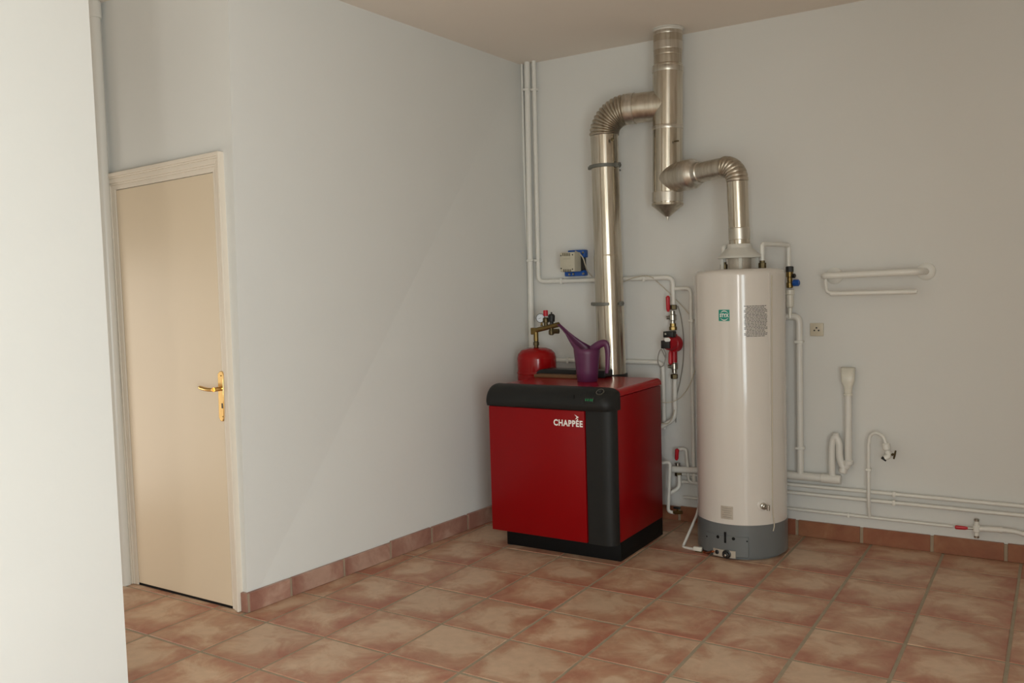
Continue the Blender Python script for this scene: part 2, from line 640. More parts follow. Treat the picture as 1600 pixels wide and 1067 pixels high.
# skirting tiles ------------------------------------------------------------
def skirt(name, label, p0, p1, nrm, cuts, h, m, th=0.018):
    """tiles standing along p0..p1; cuts = joint positions along the run in metres"""
    p0, p1, nrm = Vector(p0), Vector(p1), Vector(nrm)
    d = (p1-p0).normalized()
    L = (p1-p0).length
    mb = MB()
    a, b = p0, p1
    mb.prism([a, b, b+Vector((0, 0, h-0.004)), a+Vector((0, 0, h-0.004))], nrm*(th-0.006))
    base = struct(mb, name, M['mortar'], label)
    cs = [0]+[c for c in cuts if 0 < c < L]+[L]
    for k in range(len(cs)-1):
        s0, s1 = cs[k]+(0.008 if k else 0.001), cs[k+1]-(0.008 if k < len(cs)-2 else 0.001)
        hh = h + random.uniform(-0.004, 0.003)
        q0, q1 = p0+d*s0, p0+d*s1
        t = MB().prism([q0, q1, q1+Vector((0, 0, hh)), q0+Vector((0, 0, hh))], nrm*(th+random.uniform(-0.002, 0.002)))
        o = t.build('tile', m, base, angle=20, bevel=0.002)
        # own origin so that the generated pattern differs per tile
    return base


sb0, sb1 = Vector((B0.x, YB, 0)), Vector((XR, YB, 0))
cutx = [at(u, v, 1, YB-0.018).x for u, v in ((1245, 825), (1346, 836), (1456, 850), (1571.6, 864))]
cutx = [cutx[0]-0.34*2, cutx[0]-0.34] + cutx + [cutx[-1]+0.345*k for k in (1, 2, 3)]
skirt('baseboard_back', 'orange terracotta skirting along the back wall', sb0, sb1, (0, -1, 0), [x-sb0.x for x in cutx], 0.085, M['skirt'])
dl = (B0-A0).normalized()
nl = Vector((dl.y, -dl.x, 0))
cl = []
for u, v in ((456, 925), (539, 893), (611.6, 870), (676, 847), (732, 826)):
    # where the line of sight meets the face of the partition
    d = ray(u, v)
    tt = (A0+nl*0.018-CAM).dot(nl)/d.dot(nl)
    cl.append((CAM+d*tt-A0).dot(dl))
cl += [cl[-1]+0.335*k for k in (1, 2, 3, 4, 5)]
skirt('baseboard_left', 'pinkish terracotta skirting along the partition wall', A0, B0-dl*0.02, nl, cl, 0.088, M['skirtpink'])
skirt('baseboard_near', 'terracotta skirting at the foot of the near wall, below the picture', N0+Vector((0, -0.03, 0)), (XN, YF, 0), (1, 0, 0), [0.34*k for k in range(1, 10)], 0.088, M['skirtpink'])

# door in the recess ---------------------------------------------------------
YJ = YD-0.004


def dp(u, v, off=0.0):
    return at(u, v, 1, YD-off)


d1 = thing('door_1', dp(296, 930)*1.0, 'plain beige flush door with cream moulded frame and brass handle', None)
tag(d1, kind='structure')
LT, LB, RB_, RT_ = dp(184, 297), dp(220, 907), dp(367.5, 948), dp(336.5, 269)
OLT, OLB, ORB, ORT = dp(160, 276), dp(203, 911), dp(381.5, 958), dp(349.5, 237)
LB.z = RB_.z = 0.012
OLB.z = ORB.z = 0.001
ORB.x = min(ORB.x, A0.x-0.012)
leaf = MB().prism([LT+Vector((.003, 0, -.003)), LB+Vector((.003, 0, 0)), RB_+Vector((-.003, 0, 0)), RT_+Vector((-.003, 0, -.003))], (0, -0.012, 0)).build('door_leaf', M['door'], d1, bevel=0.002)


def lerp(a, b, t):
    return a*(1-t)+b*t


MB().box((LB.x+0.002, YD-0.010, 0.0), (RB_.x-0.002, YD-0.003, 0.0118)).build('door_gap_shade', M['plinth'], d1)  # added black strip, paints the shade in the open gap under the leaf


def casing(name, i0, i1, o0, o1):
    """moulded casing strip between inner edge i0-i1 and outer edge o0-o1, three stepped fillets"""
    mb = MB()
    for t0, t1, dpt in ((0.0, 0.28, 0.014), (0.28, 0.40, 0.018), (0.40, 0.68, 0.022), (0.68, 0.78, 0.027), (0.78, 1.0, 0.031)):
        mb.prism([lerp(i0, o0, t0), lerp(i1, o1, t0), lerp(i1, o1, t1), lerp(i0, o0, t1)], (0, -dpt, 0))
    return mb.build(name, M['frame'], d1, bevel=0.002)


casing('casing', LT, Vector((LB.x, LB.y, 0.001)), OLT, OLB)
casing('casing', RT_, Vector((RB_.x, RB_.y, 0.001)), ORT, ORB)
casing('casing', LT, RT_, OLT, ORT)
yl = YD-0.012


def dl_(u, v, off=0.0):
    return at(u, v, 1, yl-off)


hp = [dl_(u, v) for u, v in ((342, 584), (345, 580), (348.5, 580), (350, 584), (351.5, 652), (350, 658), (346.5, 657.5), (344, 652))]
pl = MB().prism(hp, (0, -0.007, 0)).build('handle_plate', M['brass'], leaf, bevel=0.0015)
c = dl_(347, 607)
lv = MB()
lv.cyl(c, c+Vector((0, -0.045, 0)), 0.0095, 14)
e = at(311, 605, 1, yl-0.052)
pts = smooth_path([c+Vector((0.0, -0.048, 0)), lerp(c+Vector((0, -0.052, 0)), e, .35)+Vector((0, 0, -0.003)), lerp(c+Vector((0, -0.052, 0)), e, .75)+Vector((0, 0, -0.002)), e])
lv.tube(pts, [0.0095]+[0.0085]*(len(pts)-3)+[0.0075, 0.006], 14)
lv.build('lever_handle', M['brass'], leaf)
k = dl_(347.3, 634, 0.007)
MB().box(k+Vector((-0.004, -0.001, -0.011)), k+Vector((0.004, 0.001, 0.011))).build('keyhole', M['dark'], leaf)
for u, v in ((345.2, 587), (348.5, 651)):
    q = dl_(u, v, 0.007)
    MB().cyl(q, q+Vector((0, -0.0015, 0)), 0.003, 10).build('screw', M['dullbrass'], leaf)
# skirting pieces beside the door
q0, q1 = Vector((ORB.x+0.002, YD, 0)), Vector((A0.x+0.018, YD, 0))
skirt('baseboard_recess_right', 'short terracotta skirting piece between the door frame and the partition corner', q0, q1, (0, -1, 0), [], 0.088, M['skirtpink'])
skirt('baseboard_recess_left', 'terracotta skirting left of the door frame', (XE, YD, 0), (OLB.x-0.002, YD, 0), (0, -1, 0), [0.3, 0.64], 0.088, M['skirtpink'])

# ------------------------------------------------------------------ boiler
BX0, BX1, BY0, BY1, BZ0, BZ1 = -0.403, 0.325, 0.345, 0.955, 0.100, 0.878
bo = thing('boiler', ((BX0+BX1)/2, 0.67, 0), 'red floor-standing boiler with charcoal control hood and black plinth', 'boiler')
MB().box((-0.362, 0.405, 0), (0.322, 0.952, BZ0+0.004), 0.003).build('plinth', M['plinth'], bo)
MB().box((BX0+0.006, BY0+0.05, BZ0), (BX1, BY1-0.005, 0.838), 0.004).build('casing', M['red'], bo)
CXL = 0.178                                 # where the door panel meets the dark corner column
door = MB().box((BX0, BY0-0.022, BZ0-0.002), (CXL-0.004, BY0+0.049, 0.772), 0.005).build('front_panel', M['red'], bo)
# rounded charcoal corner column
poly = [(CXL, BY0+0.049), (CXL, BY0-0.014), (0.262, BY0-0.014)]
for k in range(1, 9):
    a = -PI/2 + (PI/2)*k/8
    poly.append((0.262+0.063*math.cos(a), BY0+0.036+0.050*math.sin(a)))
poly.append((BX1, BY0+0.049))
MB().prism([(x, y, BZ0-0.006) for x, y in poly], (0, 0, 0.80-BZ0)).build('corner_column', M['charcoal'], bo, angle=40)
# bull-nosed control hood: round front, round right end
hood = MB()
HB = BY0+0.078
prof = [(HB, 0.775), (BY0-0.026, 0.772), (BY0-0.034, 0.782)]
for k in range(0, 11):
    a = PI - (PI/2)*k/10
    prof.append((BY0+0.055+0.095*math.cos(a), 0.802+0.082*math.sin(a)))
prof.append((HB, 0.884))
nP = len(prof)
secs = []
xs = [BX0-0.008, BX0-0.004, BX0+0.006] + [BX0+0.02+(0.262-BX0-0.02)*k/4 for k in range(5)]
for x in xs:
    ins = 0.010 if x == xs[0] else (0.004 if x == xs[1] else 0)
    secs.append([Vector((x, min(y+ins, HB), max(0.774, z-ins))) for y, z in prof])
for k in range(1, 7):                       # rounded end
    a = (PI/2)*k/6
    ins = 0.055*(1-math.cos(a))
    secs.append([Vector((0.262+0.066*math.sin(a), min(y+ins, HB), max(0.774, z-(z-0.774)*0.30*(1-math.cos(a))))) for y, z in prof])
vs = [p for s_ in secs for p in s_]
fs = []
for i in range(len(secs)-1):
    for j in range(nP):
        j2 = (j+1) % nP
        fs.append((i*nP+j, i*nP+j2, (i+1)*nP+j2, (i+1)*nP+j))
fs.append(tuple(range(nP)))
fs.append(tuple((len(secs)-1)*nP+j for j in range(nP-1, -1, -1)))
hood.add(vs, fs)
hd = hood.build('control_hood', M['charcoal'], bo, angle=45)
# red top cover with rounded right edge
top = []
for k in range(0, 8):
    a = (PI/2)*k/7
    top.append((BX1-0.028+0.030*math.cos(a), 0.850+0.028*math.sin(a)))
top = [(BX0, 0.842), (BX1+0.002, 0.842)] + top + [(BX0+0.02, 0.878), (BX0, 0.866)]
MB().prism([(x, HB+0.001, z) for x, z in top], (0, BY1-HB-0.001, 0)).build('top_cover', M['redtop'], bo, angle=40)


def hood_pt(u, v, lift=0.0):
    """point on the bull-nose seen at (u, v)"""
    d = ray(u, v)
    lo, hi = 3.0, 6.5
    for _ in range(60):
        mid = (lo+hi)/2
        p = CAM + d*mid
        yy, zz = (p.y-(BY0+0.055))/0.095, (p.z-0.802)/0.082
        inside = (zz <= 0 and p.y > BY0-0.04) or (zz > 0 and (yy > 0 and zz < 1 or yy*yy+zz*zz < 1))
        if inside:
            hi = mid
        else:
            lo = mid
    p = CAM + d*lo
    nrm = Vector((0, (p.y-(BY0+0.055))/0.095, max(0.05, (p.z-0.802)/0.082))).normalized()
    return p+nrm*lift, nrm


pt, nr = hood_pt(938, 613)
kb = MB().lathe(pt, nr, [(0.019, -0.004), (0.019, 0.004), (0.016, 0.006), (0.014, 0.003), (0.012, 0.003), (0.011, 0.010), (0.009, 0.012)], 24).build('knob', M['dark'], hd)
MB().lathe(pt, nr, [(0.0205, -0.002), (0.0205, 0.0045), (0.0185, 0.0045), (0.0185, -0.002)], 24, closed=False).build('knob_ring', M['chrome'], hd)
pt, nr = hood_pt(921, 625)
tx = Vector((1, 0, 0))
ty = nr.cross(tx)
dsp = MB()
dsp.prism([pt+tx*(-0.026)+ty*(-0.012), pt+tx*0.026+ty*(-0.012), pt+tx*0.026+ty*0.012, pt+tx*(-0.026)+ty*0.012], nr*0.003)
dsp.build('display', M['dark'], hd)
for a_ in (-0.018, -0.006, 0.007, 0.017):
    p2 = pt+tx*a_+nr*0.0034
    dg_ = MB()
    for b_ in (-0.004, 0.003):
        dg_.prism([p2+tx*-0.0035+ty*(b_-0.0012), p2+tx*0.0035+ty*(b_-0.0012), p2+tx*0.0035+ty*(b_+0.0012), p2+tx*-0.0035+ty*(b_+0.0012)], nr*0.0006)
    dg_.prism([p2+tx*-0.003+ty*-0.004, p2+tx*-0.002+ty*-0.004, p2+tx*-0.002+ty*0.004, p2+tx*-0.003+ty*0.004], nr*0.0006)
    dg_.build('display_digit', M['display'], hd)
for u, v in ((907, 617), (914, 613), (928, 614), (910, 628)):
    pt2, n2 = hood_pt(u, v)
    MB().lathe(pt2, n2, [(0.007, -0.002), (0.007, 0.002), (0.005, 0.003)], 14).build('push_button', M['charcoal'], hd)
pt3, n3 = hood_pt(897, 623)
MB().box(pt3+Vector((-0.0012, -0.001, -0.02)), pt3+Vector((0.0012, 0.004, 0.02))).build('panel_joint', M['plinth'], hd)
# brand lettering on the front panel
yfp = BY0-0.0222
c = at(887.5, 661.0, 1, yfp)
wid = (at(910.5, 661, 1, yfp)-at(865, 660, 1, yfp)).x
vs, fs = text_mesh('CHAPP\u00c9E', 0.052, bold=0.0019, gap=1.14)
x0, x1 = min(v.x for v in vs), max(v.x for v in vs)
s_ = wid/(x1-x0)
mb = MB()
mb.add([Vector((c.x+(v.x-(x0+x1)/2)*s_, yfp-0.0006, c.z+v.y*s_*1.16-0.002)) for v in vs], fs)
# swallow-shaped mark above the last letters
mk = [(897.5, 647.5), (904.5, 652), (898.5, 655.5), (901, 651.8)]
mb.prism([at(u, v, 1, yfp) for u, v in mk], (0, -0.0006, 0))
mb.build('brand_lettering', M['print'], door)

# ------------------------------------------------------------------ things on the boiler
ZT = 0.8785


def tp(u, v):
    return at(u, v, 2, ZT)


# watering can
bc = tp(918, 597)
bc += Vector((CAM.x-bc.x, CAM.y-bc.y, 0)).normalized()*-0.050
YW = bc.y
wc = thing('watering_can', (bc.x, YW, ZT), 'purple plastic watering can with a long raised spout on the red boiler', 'watering can')


def wp(u, v):
    return at(u, v, 1, YW)


can = MB()
SEG = 28
zb = ZT
hz = wp(918, 544).z-ZT
rings = []
for k, (t, r) in enumerate([(0.0, 0.050), (0.02, 0.053), (0.3, 0.058), (0.6, 0.063), (0.85, 0.068), (1.0, 0.0705)]):
    cxk = bc.x + (wp(917, 544).x-bc.x)*t
    rings.append((Vector((cxk, YW, ZT+hz*t)), r))
vs, fs = [], []
# angle 0 = towards +x (handle side), the half with cos<0 runs up into the spout
for cc, r in rings:
    for k in range(SEG):
        a = PI/2 + 2*PI*k/SEG               # start at +y, go over -x (spout), then -y, +x
        vs.append(cc+Vector((math.cos(a)*r, math.sin(a)*r, 0)))
for i in range(len(rings)-1):
    for k in range(SEG):
        k2 = (k+1) % SEG
        fs.append((i*SEG+k, i*SEG+k2, (i+1)*SEG+k2, (i+1)*SEG+k))
fs.append(tuple(range(SEG-1, -1, -1)))
n0 = len(vs)
last = (len(rings)-1)*SEG
half = SEG//2
us = [((912, 541), (893, 534), 0.060), ((902, 534), (889, 527), 0.044), ((894, 526.5), (885, 521), 0.028), ((886, 519), (879.5, 514.5), 0.018), ((879.5, 512), (874.5, 509.5), 0.012), ((874, 506.5), (870.5, 507), 0.0085)]
prev = [last+k for k in range(half+1)]
for (tu, tv), (bu, bv), wy in us:
    rim, bot = wp(tu, tv), wp(bu, bv)
    row = []
    for k in range(half+1):
        a = PI*k/half
        p = rim + (bot-rim)*math.sin(a) + Vector((0, math.cos(a)*wy, 0))
        vs.append(p)
        row.append(len(vs)-1)
    for k in range(half):
        fs.append((prev[k], prev[k+1], row[k+1], row[k]))
    prev = row
can.add(vs, fs)
cn = can.build('can_body', M['purple'], wc, angle=60, solid=0.003)
hpts = smooth_path([wp(926, 546), wp(936, 538.5), wp(944, 536), wp(948, 540), wp(949.5, 553), wp(949, 570), wp(948, 583)])
nh = len(hpts)
MB().tube(hpts, [(0.020-0.013*i/nh, 0.024-0.015*i/nh) for i in range(nh)], 12).build('handle', M['purple'], wc)

# black tray and the board in front of it
a, b = tp(846, 586.5), tp(958, 590)
yt = 0.90
tr = MB()
x0, x1 = -0.412, 0.035
z0, z1 = ZT, ZT+0.042
pr = [(x0+0.01, z0), (x1-0.006, z0), (x1, z0+0.008), (x1, z1-0.004), (x1-0.004, z1), (x0+0.05, z1), (x0+0.018, z1-0.006), (x0, z1-0.020), (x0, z0+0.010)]
tray = MB().prism([(x, yt-0.05, z) for x, z in pr], (0, 0.10, 0))
tray = tag(tray.build('storage_tray', M['dark'], None, bevel=0.003), 'flat black plastic case lying at the back of the boiler top', 'case')
bdp = MB()
x0, x1 = tp(842, 589).x+0.01, tp(903, 594).x
bdp.box((-0.385, 0.775, ZT), (-0.03, 0.842, ZT+0.018), 0.003)
tag(bdp.build('wooden_board', M['wood']), 'narrow brown wooden board lying between black case and watering can', 'board')

# ------------------------------------------------------------------ ducts
YFL = 1.07
f0, f1 = at(956, 583, 1, YFL), at(944, 213, 1, YFL)
f0 = f1+(f0-f1)*1.12
fx = thing('flue_pipe', f0, 'tall silver flue pipe rising behind the red boiler and bending to the chimney duct', 'duct')
RF = 0.083
dirv = (f1-f0).normalized()
MB().lathe(f0, dirv, [(RF, 0), (RF, (f1-f0).length*0.55), (RF, (f1-f0).length*0.553), (RF-0.002, (f1-f0).length*0.556), (RF-0.002, (f1-f0).length)], 40).build('straight_pipe', M['duct'], fx)
# chimney axis
YC = 1.12
ct, cb = at(1043.5, 44, 1, YC), at(1043, 320, 1, YC)
RC = 0.084


def saddle(mb, seg, d):
    """cut the open end of a branch so that it sits on the skin of the chimney"""
    ax_ = (ct-cb).normalized()
    e_ = (d-ax_*d.dot(ax_)).normalized()
    for k in range(len(mb.v)-seg, len(mb.v)):
        w_ = mb.v[k]-cb
        w_ = w_-ax_*w_.dot(ax_)
        al = w_.dot(e_)
        side = (w_-e_*al).length
        want = -math.sqrt(max((RC-0.002)**2-side*side, 0.0))
        mb.v[k] = mb.v[k]+e_*(want-al)


# elbow: quarter circle to horizontal, towards the chimney
j = at(1030, 166, 1, YC-0.02)
cen_end = Vector((ct.x*0.5+cb.x*0.5, YC, j.z))
hdir = Vector((cen_end.x-f1.x, cen_end.y-f1.y, 0)).normalized()
ztop = at(990, 169, 1, 1.085).z
RB = ztop-f1.z
path, rads = [], []
NR = 64
for k in range(NR+1):
    a = (PI/2)*k/NR
    path.append(f1 + hdir*RB*(1-math.cos(a)) + Vector((0, 0, RB*math.sin(a))))
    rads.append(RF + 0.0035 - (0.0075 if (k % 5) == 0 else (0.003 if k % 5 in (1, 4) else 0)))
MB().tube(path, rads, 40).build('corrugated_elbow', M['ductrough'], fx, angle=80)
h0 = path[-1]
h1 = Vector((cen_end.x, cen_end.y, h0.z)) - hdir*0.02
mb = MB().tube([h0-hdir*0.004, h0+hdir*0.05, h0+hdir*0.052, h0+hdir*0.06, h1], [RF+0.003, RF+0.003, RF+0.001, RF, RF], 40, cap=False)
saddle(mb, 40, hdir)
mb.build('side_branch', M['ductplain'], fx)
MB().tube([h0+hdir*(0.018-0.011), h0+hdir*0.025, h0+hdir*0.05], [RF+0.0045]*3, 40).build('foil_tape', M['foil'], fx)


def clamp(parent, u, v, r, y, ax):
    c_ = at(u, v, 1, y)
    q_ = MB().tube([c_-ax*0.010, c_-ax*0.008, c_+ax*0.008, c_+ax*0.010], [r+0.002, r+0.007, r+0.007, r+0.002], 36)
    e_ = c_+Vector((r+0.010, -0.02, 0))
    q_.box(e_+Vector((-0.012, -0.012, -0.013)), e_+Vector((0.016, 0.012, 0.013)), 0.002)
    q_.cyl(e_+Vector((0.010, -0.022, 0)), e_+Vector((0.010, 0.02, 0)), 0.005, 8)
    e_ = c_+Vector((-r-0.012, 0, 0))
    q_.box(e_+Vector((-0.008, -0.01, -0.009)), e_+Vector((0.012, 0.01, 0.009)), 0.002)
    # rod to the wall
    q_.cyl(c_+Vector((0, r, 0)), Vector((c_.x, YB-0.002, c_.z)), 0.006, 8)
    return q_.build('pipe_clamp', M['band'], parent)


clamp(fx, 944.5, 260.5, RF, YFL, dirv)
clamp(fx, 949, 474.5, RF, YFL, dirv)
cl0 = at(957, 585, 1, YFL)
MB().tube([cl0-dirv*0.06, cl0+dirv*0.004, cl0+dirv*0.006], [RF+0.006, RF+0.006, RF], 36).build('base_collar', M['blackmetal'], fx)
st = MB()
q = at(956, 217, 1, YFL-RF-0.001)
st.lathe(at(957, 218, 1, YFL-RF*0.82), (0.35, -1, 0), [(0.010, -0.01), (0.010, 0.002), (0.006, 0.003)], 14)
st.build('rust_plug', M['bronze'], fx)

# chimney duct on the wall
cd = thing('chimney_duct', cb, 'fat vertical silver chimney duct hanging from the ceiling with pointed lower end', 'duct')
axc = (ct-cb).normalized()
Lc = (H-cb.z)/axc.z
zt1 = (at(1043, 101, 1, YC).z-cb.z)/axc.z
MB().lathe(cb, axc, [(RC-0.001, 0), (RC, 0.02), (RC, 0.43), (RC+0.0015, 0.432), (RC+0.0015, 0.436), (RC, 0.438), (RC, zt1-0.008), (RC-0.006, zt1)], 44).build('duct_body', M['duct'], cd)
MB().lathe(cb+axc*zt1, axc, [(RC-0.007, -0.004), (RC-0.007, (Lc-zt1)*0.22), (RC-0.008, (Lc-zt1)*0.23), (RC-0.006, (Lc-zt1)*0.25), (RC-0.006, (Lc-zt1)*0.52), (RC-0.008, (Lc-zt1)*0.54), (RC-0.004, (Lc-zt1)*0.6), (RC-0.004, (Lc-zt1)*0.86), (RC-0.008, (Lc-zt1)*0.9), (RC-0.008, Lc-zt1)], 44).build('upper_sleeve', M['ductrough'], cd)
for q, hgt, nm in ((zt1+0.075, 0.045, 'foil_tape'), (zt1+0.155, 0.022, 'foil_tape'), (0.015, 0.055, 'foil_tape'), (0.415, 0.02, 'foil_tape'), (zt1-0.045, 0.03, 'foil_tape')):
    rr = RC-0.0045 if q > zt1 else RC+0.0015
    tk = MB().lathe(cb+axc*q, axc, [(rr, 0), (rr+0.0008, 0.002), (rr+0.0008, hgt-0.002), (rr, hgt)], 44).build(nm, M['foil'], cd)
MB().lathe(cb+axc*Lc, -axc, [(RC+0.003, 0.0), (RC+0.003, 0.006), (RC-0.002, 0.009), (RC-0.004, 0.02)], 40).build('ceiling_collar', M['hoodwhite'], cd)
MB().lathe(cb, -axc, [(RC+0.004, -0.008), (RC+0.004, 0.003), (0.016, 0.062), (0.012, 0.066)], 40).build('drain_cone', M['ductrough'], cd)
MB().lathe(cb-axc*0.06, -axc, [(0.008, 0.0), (0.008, 0.018), (0.005, 0.02), (0.005, 0.028)], 14).build('drain_spigot', M['foil'], cd)
tg = at(1057, 220.5, 1, YC-RC*0.85)
MB().box(tg+Vector((-0.014, -0.004, -0.004)), tg+Vector((0.014, 0.004, 0.004)), 0.001).build('rivet_plate', M['bronze'], cd)
for zz in (0.30, 0.62):
    p_ = cb+axc*zz
    MB().cyl(p_+Vector((0, RC-0.01, 0)), Vector((p_.x, YB-0.001, p_.z)), 0.007, 10).build('wall_stay', M['band'], cd)

# water-heater flue
HC = Vector((0.784, 0.914, 0))
HR = 0.2275
v0 = at(1155.5, 381, 1, HC.y)
v1 = at(1152, 284, 1, HC.y)
RV = 0.0535
hf = thing('heater_flue_pipe', v0, 'slim silver flue pipe from the white water heater into the chimney duct', 'duct')
dv = (v1-v0).normalized()
MB().lathe(v0-dv*0.012, dv, [(RV+0.001, 0), (RV, 0.01), (RV, (v1-v0).length+0.012)], 32).build('straight_pipe', M['duct'], hf)
MB().lathe(v0+dv*0.02, dv, [(RV, 0), (RV+0.0012, 0.002), (RV+0.0012, 0.06), (RV, 0.062)], 32).build('foil_tape', M['foil'], hf)
# where it enters the chimney
cz = at(1060, 267, 1, YC).z
ce = Vector((cb.x, YC, cz))
zt = at(1120, 259, 1, 1.0).z
RB2 = 0.085
hd2 = Vector((ce.x-v1.x, ce.y-v1.y, 0)).normalized()
rise = (zt-v1.z)
path, rads = [], []
for k in range(41):
    a = (PI/2)*k/40
    path.append(v1+hd2*RB2*(1-math.cos(a))+Vector((0, 0, RB2*math.sin(a))))
    rads.append(RV+0.003-(0.005 if (k % 5) == 0 else 0))
MB().tube(path, rads, 32).build('corrugated_elbow', M['ductrough'], hf, angle=80)
p0 = path[-1]
p1 = Vector((ce.x, ce.y, p0.z - 0.012))
hv = (p1-p0).normalized()
Lh = (p1-p0).length
MB().tube([p0, p0+hv*(Lh-0.245)], [RV-0.001, RV-0.001], 32).build('horizontal_pipe', M['ductplain'], hf)
MB().tube([p0+hv*(Lh-x) for x in (0.262, 0.258, 0.230, 0.205, 0.196, 0.150, 0.146)], [RV, RV+0.004, RV+0.006, RV+0.026, RV+0.029, RV+0.029, RV+0.026], 36).build('reducer', M['foil'], hf)
mb = MB().tube([p0+hv*(Lh-x) for x in (0.152, 0.130, 0.02)], [RC-0.002, RC-0.003, RC-0.003], 40, cap=False)
saddle(mb, 40, hv)
mb.build('chimney_branch', M['ductplain'], hf)

# ------------------------------------------------------------------ water heater
wh = thing('water_heater', HC, 'tall white cylindrical gas water heater on a grey base', 'water heater')
ZB = at(1160, 822, 1, HC.y-HR).z
ZS = at(1160, 424, 1, HC.y-HR).z + 0.012
tk = MB().lathe(HC+Vector((0, 0, ZB-0.004)), (0, 0, 1), [(HR, 0), (HR, ZS-ZB-0.022), (HR-0.004, ZS-ZB-0.010), (HR-0.016, ZS-ZB), (HR-0.04, ZS-ZB+0.006), (0.05, ZS-ZB+0.010)], 72).build('tank', M['enamel'], wh, angle=35)
br = MB().lathe(HC, (0, 0, 1), [(HR-0.02, 0.0), (HR-0.02, 0.014), (HR+0.002, 0.016), (HR+0.002, ZB-0.002), (HR-0.003, ZB+0.002)], 72).build('base_ring', M['skirtgrey'], wh, angle=35)


def cyl_pt(u, v, lift=0.0):
    """point of the tank's skin seen at (u, v), with its outward normal"""
    d = ray(u, v)
    o = CAM-HC
    a_ = d.x*d.x+d.y*d.y
    b_ = o.x*d.x+o.y*d.y
    c_ = o.x*o.x+o.y*o.y-HR*HR
    disc = max(0.0, b_*b_-a_*c_)
    p = CAM+d*((-b_-math.sqrt(disc))/a_)
    n = Vector((p.x-HC.x, p.y-HC.y, 0)).normalized()
    return p+n*lift, n


def wrap(parent, name, m, th0, z0, vs, fs, lift, thick=0.0):
    """flat shape (x along the skin, y up) laid on the tank"""
    mb = MB()
    out = []
    for p in vs:
        th = th0 + p.x/HR
        out.append(HC+Vector((math.cos(th)*(HR+lift), math.sin(th)*(HR+lift), z0+p.y)))
    mb.add(out, fs)
    return mb.build(name, m, parent, angle=60)


def ang(u, v):
    p, n = cyl_pt(u, v)
    return math.atan2(n.y, n.x), p.z


def patch(w, h, n=6, rows=1):
    vs, fs = [], []
    for k in range(n+1):
        for r_ in range(rows+1):
            vs.append(Vector((-w/2+w*k/n, -h/2+h*r_/rows, 0)))
    for k in range(n):
        for r_ in range(rows):
            a_ = k*(rows+1)+r_
            fs.append((a_, a_+rows+1, a_+rows+2, a_+1))
    return vs, fs


def shell(parent, name, m, u0, v0_, u1, v1_, lift, z_in=0.0):
    """raised curved plate between two picture corners"""
    t0, za = ang(u0, v0_)
    t1, zb_ = ang(u1, v1_)
    n = 10
    mb = MB()
    vs, fs = [], []
    for k in range(n+1):
        th = t0+(t1-t0)*k/n
        for rr in (HR-0.002, HR+lift):
            for z in (zb_, za):
                vs.append(HC+Vector((math.cos(th)*rr, math.sin(th)*rr, z)))
    for k in range(n):
        a_, b_ = 4*k, 4*k+4
        fs += [(a_+2, b_+2, b_+3, a_+3), (a_+1, b_+1, b_, a_), (a_, b_, b_+2, a_+2), (a_+3, b_+3, b_+1, a_+1)]
    fs += [(0, 2, 3, 1), (4*n+1, 4*n+3, 4*n+2, 4*n)]
    mb.add(vs, fs)
    return mb.build(name, m, parent, angle=50)


# vertical seam moulding, labels
shell(wh, 'seam_strip', M['enamel'], 1202.5, 426, 1205, 812, 0.0016)
lb = shell(wh, 'brand_label', M['greenlabel'], 1123, 484, 1140, 501.5, 0.0012)
th, zc = ang(1131.7, 493)
vs, fs = text_mesh('STYX', 0.032, bold=0.0012)
x0, x1 = min(v.x for v in vs), max(v.x for v in vs)
s_ = 0.046/(x1-x0)
wrap(lb, 'brand_lettering', M['print'], th, zc, [Vector(((v.x-(x0+x1)/2)*s_, v.y*s_*1.25, 0)) for v in vs], fs, 0.0018)
for sgn in (1, -1):
    arc_v, arc_f = [], []
    n0 = 0
    for k in range(13):
        a_ = PI*(0.18+0.64*k/12)
        wd = 0.0022*math.sin(PI*k/12)+0.0006
        for rr in (0.0235-wd, 0.0235+wd*0.4):
            arc_v.append(Vector((math.cos(a_)*rr*0.95, sgn*math.sin(a_)*rr, 0)))
    for k in range(12):
        a_ = n0+2*k
        arc_f.append((a_, a_+1, a_+3, a_+2))
    wrap(lb, 'label_arc', M['print'], th, zc, arc_v, arc_f, 0.0018)
# block of fine print: rows of short dark words, centred
th, zc = ang(1181.5, 501.5)
t_l, _ = ang(1163, 501)
t_r, _ = ang(1200, 501)
wtot = (t_r-t_l)*HR
htot = ang(1181, 477)[1]-ang(1181, 526.5)[1]
vs, fs = [], []
rg = random.Random(3)
ROWS = 22
for r_ in range(ROWS):
    y = htot/2-htot*(r_+0.5)/ROWS
    wl = wtot*(1.0 if r_ % 4 in (0, 3) else rg.uniform(0.72, 0.98))*(0.97)
    x = -wl/2
    hgt = 0.0031
    while x < wl/2-0.004:
        wd = min(rg.uniform(0.006, 0.018), wl/2-x)
        n0 = len(vs)
        vs += [Vector((x, y-hgt/2, 0)), Vector((x+wd, y-hgt/2, 0)), Vector((x+wd, y+hgt/2, 0)), Vector((x, y+hgt/2, 0))]
        fs.append((n0, n0+1, n0+2, n0+3))
        x += wd+0.0022
o = wrap(wh, 'instruction_print', M['darkprint'], th, zc, vs, fs, 0.0009)
o['kind'] = 'stuff'
rpl = shell(wh, 'rating_plate', M['plate'], 1126.5, 789.5, 1145.5, 812, 0.0015)
th, zc = ang(1136, 801)
for k in range(5):
    pv, pf = patch((0.044, 0.05, 0.036, 0.048, 0.04)[k], 0.0028, 4)
    wrap(rpl, 'plate_print', M['greycable'], th, zc+0.022-k*0.011, pv, pf, 0.0020)
